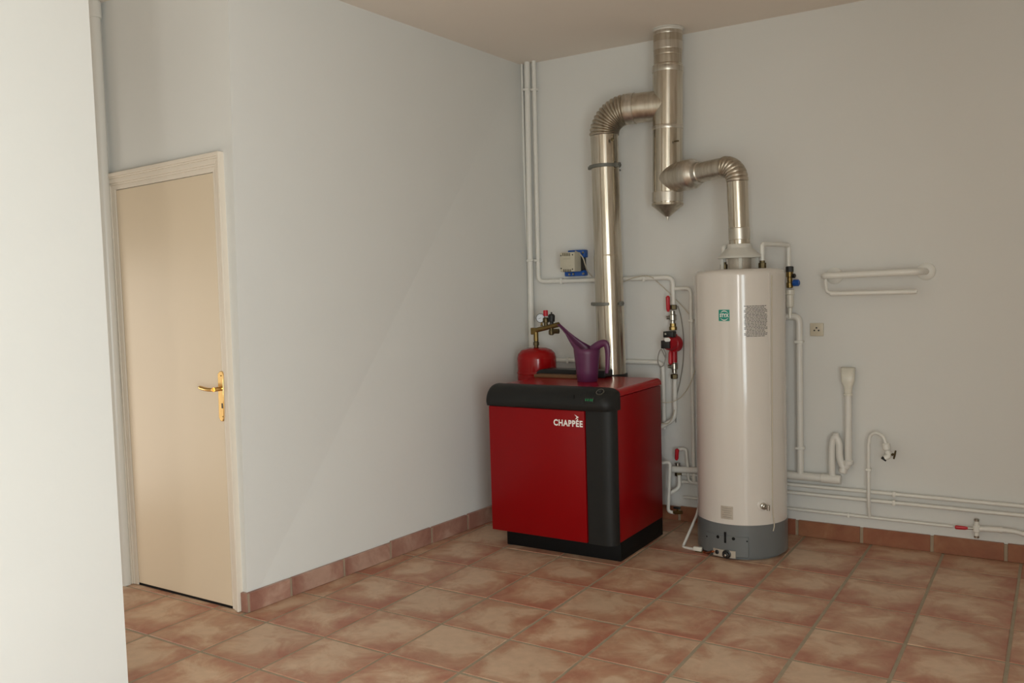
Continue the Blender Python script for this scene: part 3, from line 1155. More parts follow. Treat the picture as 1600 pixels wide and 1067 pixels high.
# drain cock on the front
p, n = cyl_pt(1191.5, 790)
dc = MB().lathe(p-n*0.002, n, [(0.028, 0), (0.028, 0.003), (0.024, 0.005)], 28).build('drain_rosette', M['enamel'], wh)
dk = MB().lathe(p, n, [(0.016, 0.003), (0.016, 0.016), (0.012, 0.018), (0.012, 0.03), (0.009, 0.032)], 16)
dk.cyl(p+n*0.02, p+n*0.02+Vector((0.022, -0.012, -0.004)), 0.006, 10)
dk.cyl(p+n*0.02+Vector((0.022, -0.012, -0.014)), p+n*0.02+Vector((0.022, -0.012, 0.012)), 0.008, 10)
dk.build('drain_cock', M['chrome'], wh)
# base: access door, air holes, gas control
ap = shell(wh, 'access_panel', M['skirtgrey'], 1104, 829, 1170, 871, 0.0085)
ap.modifiers.new('soft_edge', 'BEVEL').width = 0.003
for u, v, rr in ((1123, 838, 0.0085), (1146.5, 841, 0.0085)):
    p, n = cyl_pt(u, v, 0.0083)
    MB().lathe(p, n, [(rr, 0), (rr, 0.0006)], 14).build('air_hole', M['plinth'], ap)
for u, v, rr in ((1106.5, 837.5, 0.004), (1167, 845, 0.004)):
    p, n = cyl_pt(u, v, 0.0083)
    MB().lathe(p, n, [(rr, 0), (rr, 0.0015)], 10).build('screw', M['plinth'], ap)
p, n = cyl_pt(1134, 839, 0.0083)
sd = Vector((-n.y, n.x, 0))
MB().prism([p+sd*-0.0055+Vector((0, 0, -0.028)), p+sd*0.0055+Vector((0, 0, -0.028)), p+sd*0.0055+Vector((0, 0, 0.028)), p+sd*-0.0055+Vector((0, 0, 0.028))], n*0.0008).build('air_slot', M['plinth'], ap)
cp = shell(wh, 'control_plate', M['plate'], 1117, 855, 1150, 871.5, 0.014)
p, n = cyl_pt(1137, 864.5, 0.013)
MB().lathe(p, n, [(0.022, 0), (0.022, 0.006), (0.017, 0.008), (0.015, 0.022), (0.012, 0.024)], 24).build('control_knob', M['dark'], cp)
MB().lathe(p+n*0.024, n, [(0.006, -0.001), (0.006, 0.003), (0.003, 0.005)], 12).build('knob_cap', M['chrome'], cp)
p, n = cyl_pt(1123, 861, 0.013)
MB().lathe(p, n, [(0.0105, 0), (0.0105, 0.006), (0.008, 0.008)], 18).build('push_button', M['dark'], cp)
# draught hood on top
zt_ = ZS+0.008
hb = MB()
q0, q1 = at(1158, 402, 1, HC.y).z, at(1158, 384, 1, HC.y).z
fc = Vector((v0.x, HC.y, 0))
hb.lathe(fc+Vector((0, 0, q0)), (0, 0, 1), [(0.108, -0.004), (0.110, 0.0), (0.108, 0.006), (RV+0.010, q1-q0-0.01), (RV+0.008, q1-q0+0.008), (RV, q1-q0+0.010)], 36)
hb.build('draught_hood', M['hoodwhite'], wh, angle=40)
MB().lathe(fc+Vector((0, 0, zt_-0.004)), (0, 0, 1), [(0.058, 0), (0.058, q0-zt_+0.002)], 32).build('hood_neck', M['plate'], wh)
for k in range(4):
    a_ = -PI/2+0.35+k*PI/2
    c_ = fc+Vector((math.cos(a_)*0.088, math.sin(a_)*0.088, 0))
    MB().box(c_+Vector((-0.008, -0.003, zt_-0.003)), c_+Vector((0.008, 0.003, q0))).build('hood_leg', M['hoodwhite'], wh)
for u, v in ((1131, 408), (1191, 407)):
    c_ = at(u, v, 1, HC.y+0.02)
    MB().lathe(Vector((c_.x, c_.y, zt_-0.008)), (0, 0, 1), [(0.020, 0), (0.020, 0.03), (0.014, 0.032), (0.014, 0.042)], 8).build('pipe_union', M['bronze'], wh)

# ------------------------------------------------------------------ pipes on the back wall


def clip(parent, p, r, drop=True):
    """small saddle clip from pipe to wall"""
    mb = MB()
    mb.box((p.x-0.006, p.y, p.z-r-0.003), (p.x+0.006, YB, p.z+r+0.003))
    return mb


def pipe(name, label, pts, r, rnd=0.03, m='pipe', cat='pipe', clips=(), group=None, seg=12, vert_clips=()):
    pth = round_path(pts, rnd) if len(pts) > 2 else [Vector(p) for p in pts]
    if not clips and not vert_clips:
        return tag(MB().tube(pth, r, seg).build(name, M[m], None, angle=50), label, cat, group)
    t = thing(name, pth[0], label, cat, group)
    MB().tube(pth, r, seg).build('pipe_run', M[m], t, angle=50)
    for p in clips:
        c_ = MB()
        c_.box((p.x-0.007, p.y-r-0.003, p.z-r-0.004), (p.x+0.007, p.y+r+0.004, p.z+r+0.004), 0.002)
        c_.box((p.x-0.004, p.y+r, p.z-0.004), (p.x+0.004, YB+0.001, p.z+0.004))
        c_.build('pipe_clip', M['pipe'], t)
    for p in vert_clips:
        c_ = MB()
        c_.box((p.x-r-0.004, p.y-r-0.003, p.z-0.007), (p.x+r+0.004, p.y+r+0.004, p.z+0.007), 0.002)
        c_.box((p.x-0.004, p.y+r, p.z-0.004), (p.x+0.004, YB+0.001, p.z+0.004))
        c_.build('pipe_clip', M['pipe'], t)
    return t


def bk(u, v, off=0.035):
    return on_back(u, v, off)


# corner risers
a0, a1 = bk(823.5, 100, 0.04), bk(833, 700, 0.04)
a0 = a0 + (a0-a1)*((H-a0.z)/(a0.z-a1.z))
a1.z = 0.35
pipe('riser_pipe', 'white riser pipe nearest the left corner, running from ceiling down behind the vessel', [a0, a1], 0.019, vert_clips=[bk(824.2, 140, 0.04), bk(830, 407, 0.04)])
b0, b1, b2 = bk(834, 100, 0.04), bk(841.5, 437.5, 0.04), bk(1051.5, 436.5, 0.04)
b0 = b0+(b0-b1)*((H-b0.z)/(b0.z-b1.z))
b1.z = b2.z = (b1.z+b2.z)/2
b3 = Vector((b2.x, b2.y, bk(1052, 478, 0.04).z))
pipe('heating_pipe', 'white pipe dropping from the corner, then running across behind the flue to the pump', [b0, b1, b2, b3], 0.0135, 0.04,
     clips=[Vector((bk(878, 437, 0.04).x, b1.y, b1.z)), Vector((bk(1007, 437, 0.04).x, b1.y, b1.z))], vert_clips=[bk(835.3, 140, 0.04), bk(840, 407, 0.04)])
c0 = bk(814, 103, 0.02)
c1 = bk(826, 520, 0.02)
c0 = c0+(c0-c1)*((H-c0.z)/(c0.z-c1.z))
c0.x = max(c0.x, B1.x+0.012)
pipe('corner_conduit', 'thin white conduit squeezed into the left back corner', [c0, c1], 0.008)
# branch beside the heater
e0, e1, e2 = Vector((b2.x+0.012, b2.y, bk(1060, 451, 0.04).z)), bk(1079, 451, 0.04), bk(1083, 755, 0.04)
e1.z = e0.z
e2.x = e1.x
pipe('branch_pipe', 'thin white pipe branching right from the pump pipe and dropping beside the heater', [e0, e1, e2], 0.0105, 0.03, vert_clips=[bk(1080, 501, 0.04)])
f_0, f_1 = bk(1087, 545, 0.03), bk(1088, 760, 0.03)
# lower horizontal pipe with end bend
g0, g1, g2 = bk(868, 563, 0.04), bk(1036, 566.5, 0.04), bk(1036, 670, 0.04)
g0.z = g1.z
g2.x = g1.x
pipe('return_pipe', 'white pipe running low behind vessel and flue, bending down behind the boiler', [g0, g1, g2], 0.0135, 0.04, clips=[Vector((bk(888, 565, 0.04).x, g1.y, g1.z))])
# pipe below the pump, curling behind the boiler
h0_, h1_, h2_ = bk(1054.5, 590, 0.04), bk(1054.5, 655, 0.04), bk(1030, 668, 0.12)
pipe('pump_drop_pipe', 'white pipe dropping from the red pump and curling behind the boiler', [h0_, h1_, h2_], 0.0135, 0.045)
# lower cluster
pipe('hook_pipe', 'white hook-shaped pipe beside the boiler with a brass end valve near the floor', [bk(1028, 724, 0.16), bk(1047, 722, 0.16), bk(1044, 799, 0.16), bk(1054, 801, 0.16)], 0.010, 0.02)
pipe('thick_pipe', 'thick short white pipe running horizontally behind the heater', [bk(1049, 733, 0.07), bk(1105, 736, 0.07)], 0.019)
pipe('elbow_pipe', 'white pipe stepping down in a Z shape between boiler and heater', [bk(1060, 702, 0.045), bk(1072, 701, 0.045), bk(1076, 753, 0.045), bk(1098, 757, 0.045)], 0.0095, 0.028)
pipe('curled_pipe', 'white pipe curling left below the lower red-handled valve', [bk(1061, 742, 0.06), bk(1062, 762, 0.06), bk(1046, 771, 0.10)], 0.0115, 0.03)
# three runs low along the wall, left of the heater to the right edge
zr = []
for (va, vb, off, r) in ((757, 790.5, 0.035, 0.0095), (769.5, 805, 0.035, 0.0095)):
    a_, b_ = bk(1231, va, off), bk(1600, vb, off)
    z = (a_.z+b_.z)/2
    zr.append(z)
    nm = 'upper' if va == 757 else 'lower'
    cl_ = [Vector((bk(1397, 778, off).x, YB-off, z))]
    cl_ += [Vector((0.62, YB-off, z))]
    pipe('skirting_pipe', 'long white pipe low on the back wall, %s of the close pair' % nm, [(0.30, YB-off, z), (XR-0.05, YB-off, z)], r, clips=cl_, seg=10)
a_, b_ = bk(1231, 795, 0.03), bk(1489, 822, 0.03)
z3 = (a_.z+b_.z)/2
pipe('supply_pipe', 'single thin white pipe just above the skirting, ending at the red lever valve', [(0.33, YB-0.03, z3), (b_.x, YB-0.03, z3)], 0.0075, clips=[Vector((bk(1326, 804, 0.03).x, YB-0.03, z3))], seg=10)

# pump -------------------------------------------------------------------------
yp = 0.05


def pz(u, v, off=yp):
    return bk(u, v, off)


def shutoff(name, label, uv, lever_uv, nut_uv, ball_h, grp=None, lever_m='plasticred'):
    c_ = pz(*uv)
    t = thing(name, c_, label, 'valve', grp)
    mb = MB().lathe(c_+Vector((0, 0, -ball_h)), (0, 0, 1), [(0.015, 0), (0.015, ball_h*0.5), (0.021, ball_h*0.6), (0.021, ball_h*1.4), (0.015, ball_h*1.5), (0.015, ball_h*2)], 14)
    mb.cyl(c_, c_+Vector((-0.03, -0.022, 0)), 0.010, 12)
    mb.build('valve_body', M['chrome'], t)
    n_ = pz(*nut_uv)
    MB().lathe(n_+Vector((0, 0, -0.014)), (0, 0, 1), [(0.018, 0), (0.021, 0.003), (0.021, 0.025), (0.018, 0.028)], 6).build('union_nut', M['bronze'], t, angle=20)
    l0, l1 = [pz(*q_, yp+0.03) for q_ in lever_uv]
    MB().tube([l0, lerp(l0, l1, 0.15), lerp(l0, l1, 0.9), l1], [0.006, 0.011, 0.012, 0.006], 10).build('lever', M[lever_m], t)
    return t


shutoff('shutoff_valve', 'nickel shut-off valve with upright red lever above the red pump', (1051, 496), ((1044, 487), (1043.5, 462)), (1052, 480), 0.038)
n_ = pz(1051.5, 510)
bn = MB().lathe(n_+Vector((0, 0, -0.022)), (0, 0, 1), [(0.021, 0), (0.024, 0.003), (0.024, 0.02), (0.019, 0.022), (0.019, 0.04)], 8)
cp_ = thing('circulation_pump', pz(1052, 536), 'red circulation pump with black terminal box on the pipe beside the boiler', 'pump')
bn.build('union_nut', M['dullbrass'], cp_, angle=20)
pc = pz(1052, 538, 0.09)
vol = MB()
ax_ = Vector((-0.35, -1, 0)).normalized()
vol.lathe(pz(1054, 537, 0.05)+Vector((0.008, 0.03, 0)), ax_, [(0.030, 0), (0.047, 0.01), (0.049, 0.03), (0.047, 0.048), (0.036, 0.058), (0.036, 0.064)], 28)
vol.cyl(pz(1053, 522), pz(1053, 566), 0.019, 16)
vol.build('pump_body', M['pumpred'], cp_)
mc = pz(1044, 537, 0.12)
MB().lathe(mc+Vector((0.012, 0.035, 0)), ax_, [(0.038, 0), (0.038, 0.035), (0.034, 0.045)], 28).build('motor', M['pumpred'], cp_)
fc_ = mc + ax_*0.018
mo = MB().box(fc_+Vector((-0.026, -0.016, -0.026)), fc_+Vector((0.026, 0.01, 0.020)), 0.004).build('motor_cover', M['blackmetal'], cp_)
lbp = [at(u, v, 1, fc_.y-0.0165) for u, v in ((1037.5, 531), (1039.5, 527.8), (1045, 527.5), (1048, 530.5), (1046.5, 533.5), (1040, 533.8))]
MB().prism(lbp, (0, -0.001, 0)).build('motor_label', M['print'], mo)
MB().box(pz(1036, 527.5, 0.115), pz(1057, 517, 0.06), 0.004).build('terminal_box', M['dark'], cp_)
q_ = at(1039.5, 522, 1, YB-0.116)
MB().lathe(q_, (0, -1, 0), [(0.006, 0), (0.006, 0.002), (0.004, 0.003)], 12).build('cover_screw', M['chrome'], cp_)
shutoff('shutoff_valve', 'nickel shut-off valve with hanging red lever just below the red pump', (1053.5, 572), ((1047.5, 548), (1047.5, 569.5)), (1053.5, 588), 0.04)
shutoff('shutoff_valve', 'small red-handled valve near the floor between boiler and heater', (1059, 731), ((1057, 719), (1058, 701)), (1060, 740), 0.03)
# brass end valve of the hook pipe
ev = thing('end_valve', bk(1058, 799, 0.16), 'brass end valve with black handle by the foot of the boiler', 'valve')
p_ = bk(1058, 800, 0.16)
MB().cyl(p_+Vector((-0.022, 0, -0.004)), p_+Vector((0.03, 0, 0.002)), 0.011, 12).build('valve_body', M['dullbrass'], ev)
MB().cyl(p_+Vector((0.004, 0, 0)), p_+Vector((0.006, -0.012, 0.026)), 0.006, 10).build('spindle', M['dullbrass'], ev)
MB().box(p_+Vector((-0.016, -0.020, 0.022)), p_+Vector((0.026, -0.006, 0.034)), 0.003).build('handle', M['dark'], ev)

# expansion vessel and safety group ---------------------------------------------
VC = Vector((-0.543, 0.985, 0))
ev_x = at(838.5, 560, 1, VC.y).x
VC.x = ev_x
RVs = 0.119
ztv = at(838, 542, 1, VC.y).z
xv = thing('expansion_vessel', (VC.x, VC.y, ztv-0.40), 'round red expansion vessel in the corner behind the boiler', 'vessel')
MB().lathe((VC.x, VC.y, ztv-0.40), (0, 0, 1), [(0.03, 0), (0.085, 0.012), (0.112, 0.045), (RVs, 0.085), (RVs, 0.24), (RVs+0.003, 0.243), (RVs+0.003, 0.251), (RVs, 0.254), (RVs, 0.335), (0.112, 0.362), (0.092, 0.383), (0.06, 0.395), (0.02, 0.40)], 48).build('shell', M['vessel'], xv, angle=50)
bkt = MB().box((VC.x-0.03, VC.y+RVs-0.012, ztv-0.25), (VC.x+0.03, YB, ztv-0.20))
bkt.build('wall_bracket', M['pipe'], xv)
sg = thing('safety_group', (VC.x, VC.y, ztv), 'brass safety group with pressure gauge above the red expansion vessel', 'safety group')


def sp(u, v, off=0.0):
    return at(u, v, 1, VC.y+off)


s0 = Vector((VC.x, VC.y, ztv-0.003))
s1 = sp(836.5, 530)
MB().lathe(s0, (0, 0, 1), [(0.014, 0), (0.014, 0.012), (0.018, 0.014), (0.018, 0.032), (0.014, 0.034), (0.014, 0.042)], 8).build('union_nut', M['bronze'], sg, angle=20)
bar = MB().tube(round_path([Vector((VC.x, VC.y, ztv+0.036)), Vector((VC.x, VC.y, sp(836, 516).z)), sp(873, 507, -0.03)], 0.012), 0.015, 14)
bar.box(sp(832, 519)+Vector((-0.006, -0.014, -0.014)), sp(838, 513)+Vector((0.004, 0.014, 0.004)), 0.004)
bar.build('manifold', M['dullbrass'], sg)
gb = sp(846.5, 509, -0.01)
MB().lathe(gb, (0, 0, 1), [(0.010, 0), (0.006, 0.008), (0.006, 0.02)], 12).build('gauge_stem', M['dullbrass'], sg)
gc = sp(844.8, 497, -0.012)
gn = Vector((0.45, -1, 0.05)).normalized()
ga = MB().lathe(gc-gn*0.012, gn, [(0.024, 0), (0.027, 0.002), (0.027, 0.020), (0.0245, 0.022), (0.0245, 0.018)], 28).build('pressure_gauge', M['blackmetal'], sg)
MB().lathe(gc+gn*0.006, gn, [(0.0245, 0), (0.0245, 0.001)], 28).build('dial', M['dial'], ga)
gx = gn.cross(Vector((0, 0, 1))).normalized()*-1
gy = Vector((0, 0, 1))
nd = MB()
p_ = gc+gn*0.0075
nd.prism([p_+gx*-0.014+gy*-0.003, p_+gx*-0.013+gy*-0.005, p_+gx*0.004+gy*0.0005, p_+gx*0.003+gy*0.002], gn*0.0006)
for k in range(9):
    a_ = PI*(-0.22+1.44*k/8)
    q_ = p_+gx*math.cos(a_)*0.019+gy*math.sin(a_)*0.019
    nd.prism([q_+gx*-0.001+gy*-0.001, q_+gx*0.001+gy*-0.001, q_+gx*0.001+gy*0.001, q_+gx*-0.001+gy*0.001], gn*0.0004)
nd.build('needle', M['dark'], ga)
rp = sp(853, 508, -0.015)
MB().lathe(rp, (0, 0, 1), [(0.012, -0.004), (0.012, 0.014), (0.018, 0.016), (0.018, 0.040), (0.013, 0.046)], 14).build('relief_valve', M['bronze'], sg)
zr_ = sp(853, 492).z
MB().lathe((rp.x, rp.y, zr_), (0, 0, 1), [(0.0145, -0.006), (0.0145, 0.026), (0.012, 0.029)], 12).build('relief_cap', M['plasticred'], sg)
ap_ = sp(862, 506, -0.02)
MB().lathe(ap_, (0, 0, 1), [(0.011, -0.004), (0.011, 0.010), (0.019, 0.014), (0.021, 0.050), (0.014, 0.058), (0.005, 0.060), (0.005, 0.070)], 16).build('air_vent', M['blackmetal'], sg)
dp_ = sp(861.5, 513, -0.02)
MB().lathe(dp_, (0, 0, -1), [(0.013, -0.008), (0.013, 0.010), (0.017, 0.012), (0.017, 0.034), (0.010, 0.040)], 12).build('discharge_spout', M['bronze'], sg)
q_ = sp(869.5, 517.5, -0.025)
MB().cyl(q_+Vector((-0.018, 0, 0)), q_+Vector((0.014, 0, 0)), 0.016, 6).build('side_plug', M['bronze'], sg)

# transformer box -----------------------------------------------------------------
tb = thing('transformer_box', bk(897, 412, 0), 'beige vented control box on a blue and black wall mount left of the flue', 'control box')
yb_ = YB
p_, q_ = bk(893, 401, 0.0), bk(916.5, 390, 0.02)
MB().box((p_.x, yb_-0.05, p_.z-0.01), (q_.x, yb_, q_.z), 0.006).build('blue_mount', M['blue'], tb)
p_, q_ = bk(888, 432, 0.0), bk(916.5, 422, 0.02)
MB().box((p_.x, yb_-0.05, p_.z), (q_.x, yb_, q_.z), 0.006).build('blue_mount', M['blue'], tb)
p_, q_ = bk(892, 424, 0), bk(916, 398, 0)
MB().box((p_.x, yb_-0.07, p_.z), (q_.x, yb_-0.002, q_.z), 0.004).build('black_core', M['dark'], tb)
yo = yb_-0.155
p_, q_ = at(875, 425, 1, yo), at(897.5, 393.5, 1, yo)
bx = MB().box((p_.x, yo, p_.z), (q_.x, yb_-0.07, q_.z), 0.006).build('box_cover', M['boxbeige'], tb)
for u0, v0_, dv_ in ((879.5, 395.5, 4.5), (881, 420.5, 4.5)):
    for k in range(5):
        c_ = at(u0+k*2.6, v0_, 1, yo)
        c2 = at(u0+k*2.6, v0_+dv_, 1, yo)
        MB().box((c_.x-0.0032, yo-0.0006, c2.z), (c_.x+0.0032, yo+0.001, c_.z)).build('vent_slot', M['slotgrey'], bx)
for v_ in (403.5, 416.0):
    c_, c2 = at(880, v_-0.9, 1, yo), at(891, v_+0.9, 1, yo)
    MB().box((c_.x, yo-0.003, c2.z), (c2.x, yo+0.001, c_.z), 0.001).build('cover_rib', M['boxbeige'], bx)
for u, v in ((876.5, 399.5), (894.5, 398), (877, 419.5), (894.5, 420.5)):
    c_ = at(u, v, 1, yo)
    MB().cyl(c_+Vector((0, -0.0008, 0)), c_+Vector((0, 0.002, 0)), 0.0042, 10).build('corner_screw', M['blackmetal'], bx)
for u, v in ((911, 394.5), (911.5, 427.5), (896, 428), (890, 428.5)):
    c_ = at(u, v, 1, yb_-0.05)
    MB().lathe(c_, (0, -1, 0), [(0.008, -0.002), (0.008, 0.003), (0.005, 0.006)], 12).build('screw_head', M['chrome'], tb)
MB().tube(smooth_path([at(899, 392.5, 1, yb_-0.07), at(905, 396, 1, yb_-0.09), at(911, 403, 1, yb_-0.085), at(914.5, 414, 1, yb_-0.075), at(918, 424, 1, yb_-0.03), at(925, 432, 1, yb_-0.02)]), 0.0035, 8).build('lead', M['cable'], tb)

# heater's top pipes, safety valve on the right -------------------------------------
zt2 = ZS+0.03
q0 = Vector((at(1191, 405, 1, HC.y+0.02).x, HC.y+0.02, zt2))
q1 = at(1193.5, 381, 1, HC.y+0.02)
q1.x = q0.x
q2 = bk(1232, 381.5, 0.06)
q2.z = q1.z
q3 = Vector((q2.x, q2.y, bk(1233, 417, 0.06).z))
pipe('inlet_pipe', 'white pipe looping from the heater top right over to the blue-handled valve', [q0, q1, q2, q3], 0.0115, 0.02)
q0 = Vector((at(1131, 405, 1, HC.y+0.02).x, HC.y+0.02, zt2))
q1 = at(1131.5, 385.5, 1, HC.y+0.02)
q1.x = q0.x
q2 = Vector((q0.x+0.03, YB-0.001, q1.z))
pipe('outlet_pipe', 'short white pipe rising from the heater top left and turning back to the wall', [q0, q1, q2], 0.0115, 0.02)
sv = thing('safety_valve', bk(1234, 450, 0.06), 'brass safety valve with blue handle and black knob right of heater top', 'valve')
c_ = bk(1233, 417, 0.06)
c2 = bk(1234, 450, 0.06)
hh = c_.z-c2.z
MB().lathe((c2.x, c2.y, c2.z), (0, 0, 1), [(0.013, 0), (0.018, 0.003), (0.018, hh*0.25), (0.014, hh*0.28), (0.014, hh*0.5), (0.019, hh*0.53), (0.019, hh*0.78)], 12).build('valve_body', M['dullbrass'], sv)
MB().lathe((c2.x, c2.y, c2.z+hh*0.76), (0, 0, 1), [(0.021, 0), (0.021, hh*0.24), (0.016, hh*0.27)], 8).build('top_nut', M['blackmetal'], sv, angle=20)
k_ = bk(1239, 442, 0.06)
MB().cyl(Vector((c2.x, c2.y, k_.z)), Vector((c2.x+0.026, c2.y-0.004, k_.z)), 0.008, 10).build('handle_stem', M['dullbrass'], sv)
MB().lathe((c2.x+0.018, c2.y-0.004, k_.z), (1, -0.15, 0), [(0.012, 0), (0.018, 0.004), (0.018, 0.03), (0.014, 0.034)], 8).build('blue_handle', M['blue'], sv, angle=20)
k2 = bk(1239, 431, 0.06)
MB().lathe((c2.x+0.012, c2.y-0.006, k2.z), (1, -0.2, 0), [(0.005, 0), (0.012, 0.006), (0.012, 0.018), (0.009, 0.021)], 14).build('black_knob', M['dark'], sv)
si = thing('tundish', bk(1234, 480, 0.06), 'white plastic overflow cup below the blue-handled safety valve', 'siphon')
c3, c4 = bk(1234, 453, 0.06), bk(1234, 481, 0.06)
hh2 = c3.z-c4.z
MB().lathe((c2.x, c2.y, c4.z), (0, 0, 1), [(0.010, 0), (0.019, 0.006), (0.021, 0.02), (0.021, hh2*0.72), (0.025, hh2*0.76), (0.025, hh2), (0.022, hh2+0.002), (0.021, hh2*0.8), (0.015, hh2*0.78)], 20).build('cup', M['clear'], si)
MB().tube(round_path([Vector((c2.x, c2.y, c4.z+0.004)), Vector((c2.x, c2.y, bk(1234, 497, 0.06).z))], 0.01), 0.010, 10).build('tail_pipe', M['clear'], si)

# waste pipes right of the heater ----------------------------------------------------
yw = 0.05
w0, w1, w2 = bk(1222, 494.5, yw), bk(1249, 494.5, yw), bk(1250, 743, yw)
w0.z = w1.z
w2.x = (w1.x+w2.x)/2
w1.x = w2.x
w2.z = bk(1252, 744, yw).z
pipe('waste_pipe', 'white waste pipe dropping right of the heater beside the wall socket', [w0, w1, w2], 0.018, 0.035, 'pvc', vert_clips=[Vector((w1.x, YB-yw, bk(1254, 534, yw).z)), Vector((w1.x, YB-yw, bk(1254, 700, yw).z))], seg=16)
cw = thing('collector_pipe', bk(1314, 748, yw), 'fat horizontal white waste pipe low on the wall right of the heater', 'pipe')
z_ = bk(1275, 746, yw).z
xr_ = bk(1314, 748, yw).x
MB().tube([(0.62, YB-yw, z_), (xr_-0.05, YB-yw, z_)], 0.022, 18).build('pipe_run', M['pvc'], cw)
MB().tube([(xr_-0.10, YB-yw, z_), (xr_-0.098, YB-yw, z_), (xr_-0.002, YB-yw, z_), (xr_, YB-yw, z_)], [0.0225, 0.0255, 0.0255, 0.023], 18).build('end_socket', M['pvc'], cw)
# funnel, stand pipe, trap
fn = thing('drain_funnel', bk(1324, 612, yw), 'flat white drain funnel with standing pipe and U-bend trap on the back wall', 'funnel')
t0_, t1_ = bk(1314, 574, yw), bk(1336, 574, yw)
xm = (t0_.x+t1_.x)/2
hw = (t1_.x-t0_.x)/2
ztf, zmf, zbf = t0_.z, bk(1324, 599, yw).z, bk(1324, 616, yw).z
rows_ = [(ztf, hw, 0.026), (zmf+0.01, hw*0.92, 0.026), (zmf-0.02, hw*0.62, 0.022), (zbf+0.006, hw*0.50, 0.019), (zbf, hw*0.50, 0.019)]
vs, fs = [], []
NS = 20
for z, rx, ry in rows_:
    for k in range(NS):
        a_ = 2*PI*k/NS
        ca, sa = math.cos(a_), math.sin(a_)
        pw = 0.45 if z > zmf else 0.8
        vs.append(Vector((xm+rx*math.copysign(abs(ca)**pw, ca), YB-yw+ry*math.copysign(abs(sa)**pw, sa), z)))
for i in range(len(rows_)-1):
    for k in range(NS):
        fs.append((i*NS+k, i*NS+(k+1) % NS, (i+1)*NS+(k+1) % NS, (i+1)*NS+k))
mb = MB()
mb.add(vs, fs)
mb.build('funnel_cup', M['clear'], fn, solid=0.002, angle=45)
rk = MB()
rk.lathe((xm, YB-yw, zbf-0.004), (0, 0, 1), [(0.019, -0.004), (0.0225, -0.002), (0.0225, 0.008), (0.019, 0.010)], 20)
rk.build('funnel_ring', M['clear'], fn)
zsb = bk(1318, 722, yw).z
cxr = xm
cxm = bk(1312, 712, yw).x
cxl = bk(1300, 712, yw).x
ztu = bk(1306, 687, yw).z
dU = (cxr-cxm)
pts = [Vector((cxr, YB-yw, zbf)), Vector((cxr, YB-yw, zsb)), Vector((cxr-dU*0.3, YB-yw, zsb-0.024)), Vector((cxr-dU*0.7, YB-yw, zsb-0.018)), Vector((cxm, YB-yw, zsb+0.03)), Vector((cxm-0.002, YB-yw, ztu-0.02)), Vector(((cxm+cxl)/2, YB-yw, ztu+0.014)), Vector((cxl, YB-yw, ztu-0.03)), Vector((cxl, YB-yw, z_+0.02))]
pth = [pts[0]]+smooth_path(pts[1:], 6)
MB().tube(pth, 0.0185, 16).build('trap_pipe', M['pvc'], fn, angle=60)
J_ = MB()
J_.lathe((cxr, YB-yw, zsb-0.01), (0, 0, 1), [(0.019, 0), (0.0235, 0.002), (0.0235, 0.022), (0.019, 0.024)], 18)
J_.build('trap_nut', M['pvc'], fn)
MB().lathe(((cxm+cxl)/2, YB-yw, ztu+0.012), (0, 0, 1), [(0.014, 0), (0.017, 0.012), (0.017, 0.022), (0.012, 0.025)], 14).build('trap_plug', M['pvc'], fn)
b_ = Vector(((cxr+cxm)/2-0.003, YB-yw, zsb-0.036))
MB().lathe(b_, (-0.25, 0, -1), [(0.017, -0.012), (0.021, 0.0), (0.021, 0.018), (0.016, 0.022)], 14).build('trap_plug', M['pvc'], fn)

# tap on a swan-neck ------------------------------------------------------------------
tpn = thing('water_tap', bk(1356, 802, 0.06), 'small water tap on a white swan-neck pipe right of the drain funnel', 'tap')
ty_ = 0.058
p0 = bk(1354.5, 806, 0.03)
p0.z = z3
p1 = bk(1355, 785, ty_)
p2 = bk(1357, 695, ty_)
p1.x = p2.x
p0.x = p1.x
p3, p4, p5 = bk(1360, 681, ty_), bk(1369, 676.5, ty_+0.01), bk(1380, 683, ty_+0.015)
p6 = bk(1384, 694, ty_+0.018)
MB().tube(round_path([p0, p1, p2], 0.03)+smooth_path([p2+Vector((0, 0, 0.004)), p3, p4, p5, p6]), 0.0085, 12).build('swan_neck', M['pipe'], tpn, angle=60)
q_ = Vector((p2.x, YB-ty_, bk(1356, 734, ty_).z))
clp = MB().box((q_.x-0.013, q_.y-0.011, q_.z-0.006), (q_.x+0.013, q_.y+0.012, q_.z+0.006), 0.002)
clp.box((q_.x-0.004, q_.y+0.01, q_.z-0.004), (q_.x+0.004, YB+0.001, q_.z+0.004))
clp.build('pipe_clip', M['pipe'], tpn)
tbody = MB().lathe(p6+Vector((0, 0, 0.006)), Vector((0.15, 0, -1)), [(0.012, 0), (0.019, 0.005), (0.020, 0.030), (0.014, 0.038)], 14)
tc_ = p6+Vector((0.006, 0, -0.036))
tout = bk(1382, 716, ty_+0.03)
tbody.tube(round_path([tc_, tc_+Vector((0.012, -0.006, -0.022)), tout], 0.012), 0.0145, 12)
tend = bk(1393, 711, ty_+0.03)
tbody.cyl(tc_+Vector((0.008, -0.004, -0.018)), tend, 0.010, 12)
tbody.build('tap_body', M['pipe'], tpn)
MB().lathe(tout, (tout-tc_-Vector((0.012, 0, 0))).normalized(), [(0.0125, -0.004), (0.014, 0), (0.014, 0.010), (0.011, 0.011)], 14).build('outlet_nozzle', M['blackmetal'], tpn)
th_ = bk(1396.5, 709, ty_+0.03)
hn = MB().cyl(tend, th_, 0.006, 8)
ha, hb_ = bk(1399.5, 704, ty_+0.03), bk(1396.5, 717, ty_+0.03)
hn.tube([ha, lerp(ha, hb_, 0.3), lerp(ha, hb_, 0.7), hb_], [0.004, 0.005, 0.005, 0.004], 8)
hn.build('tap_handle', M['bronze'], tpn)

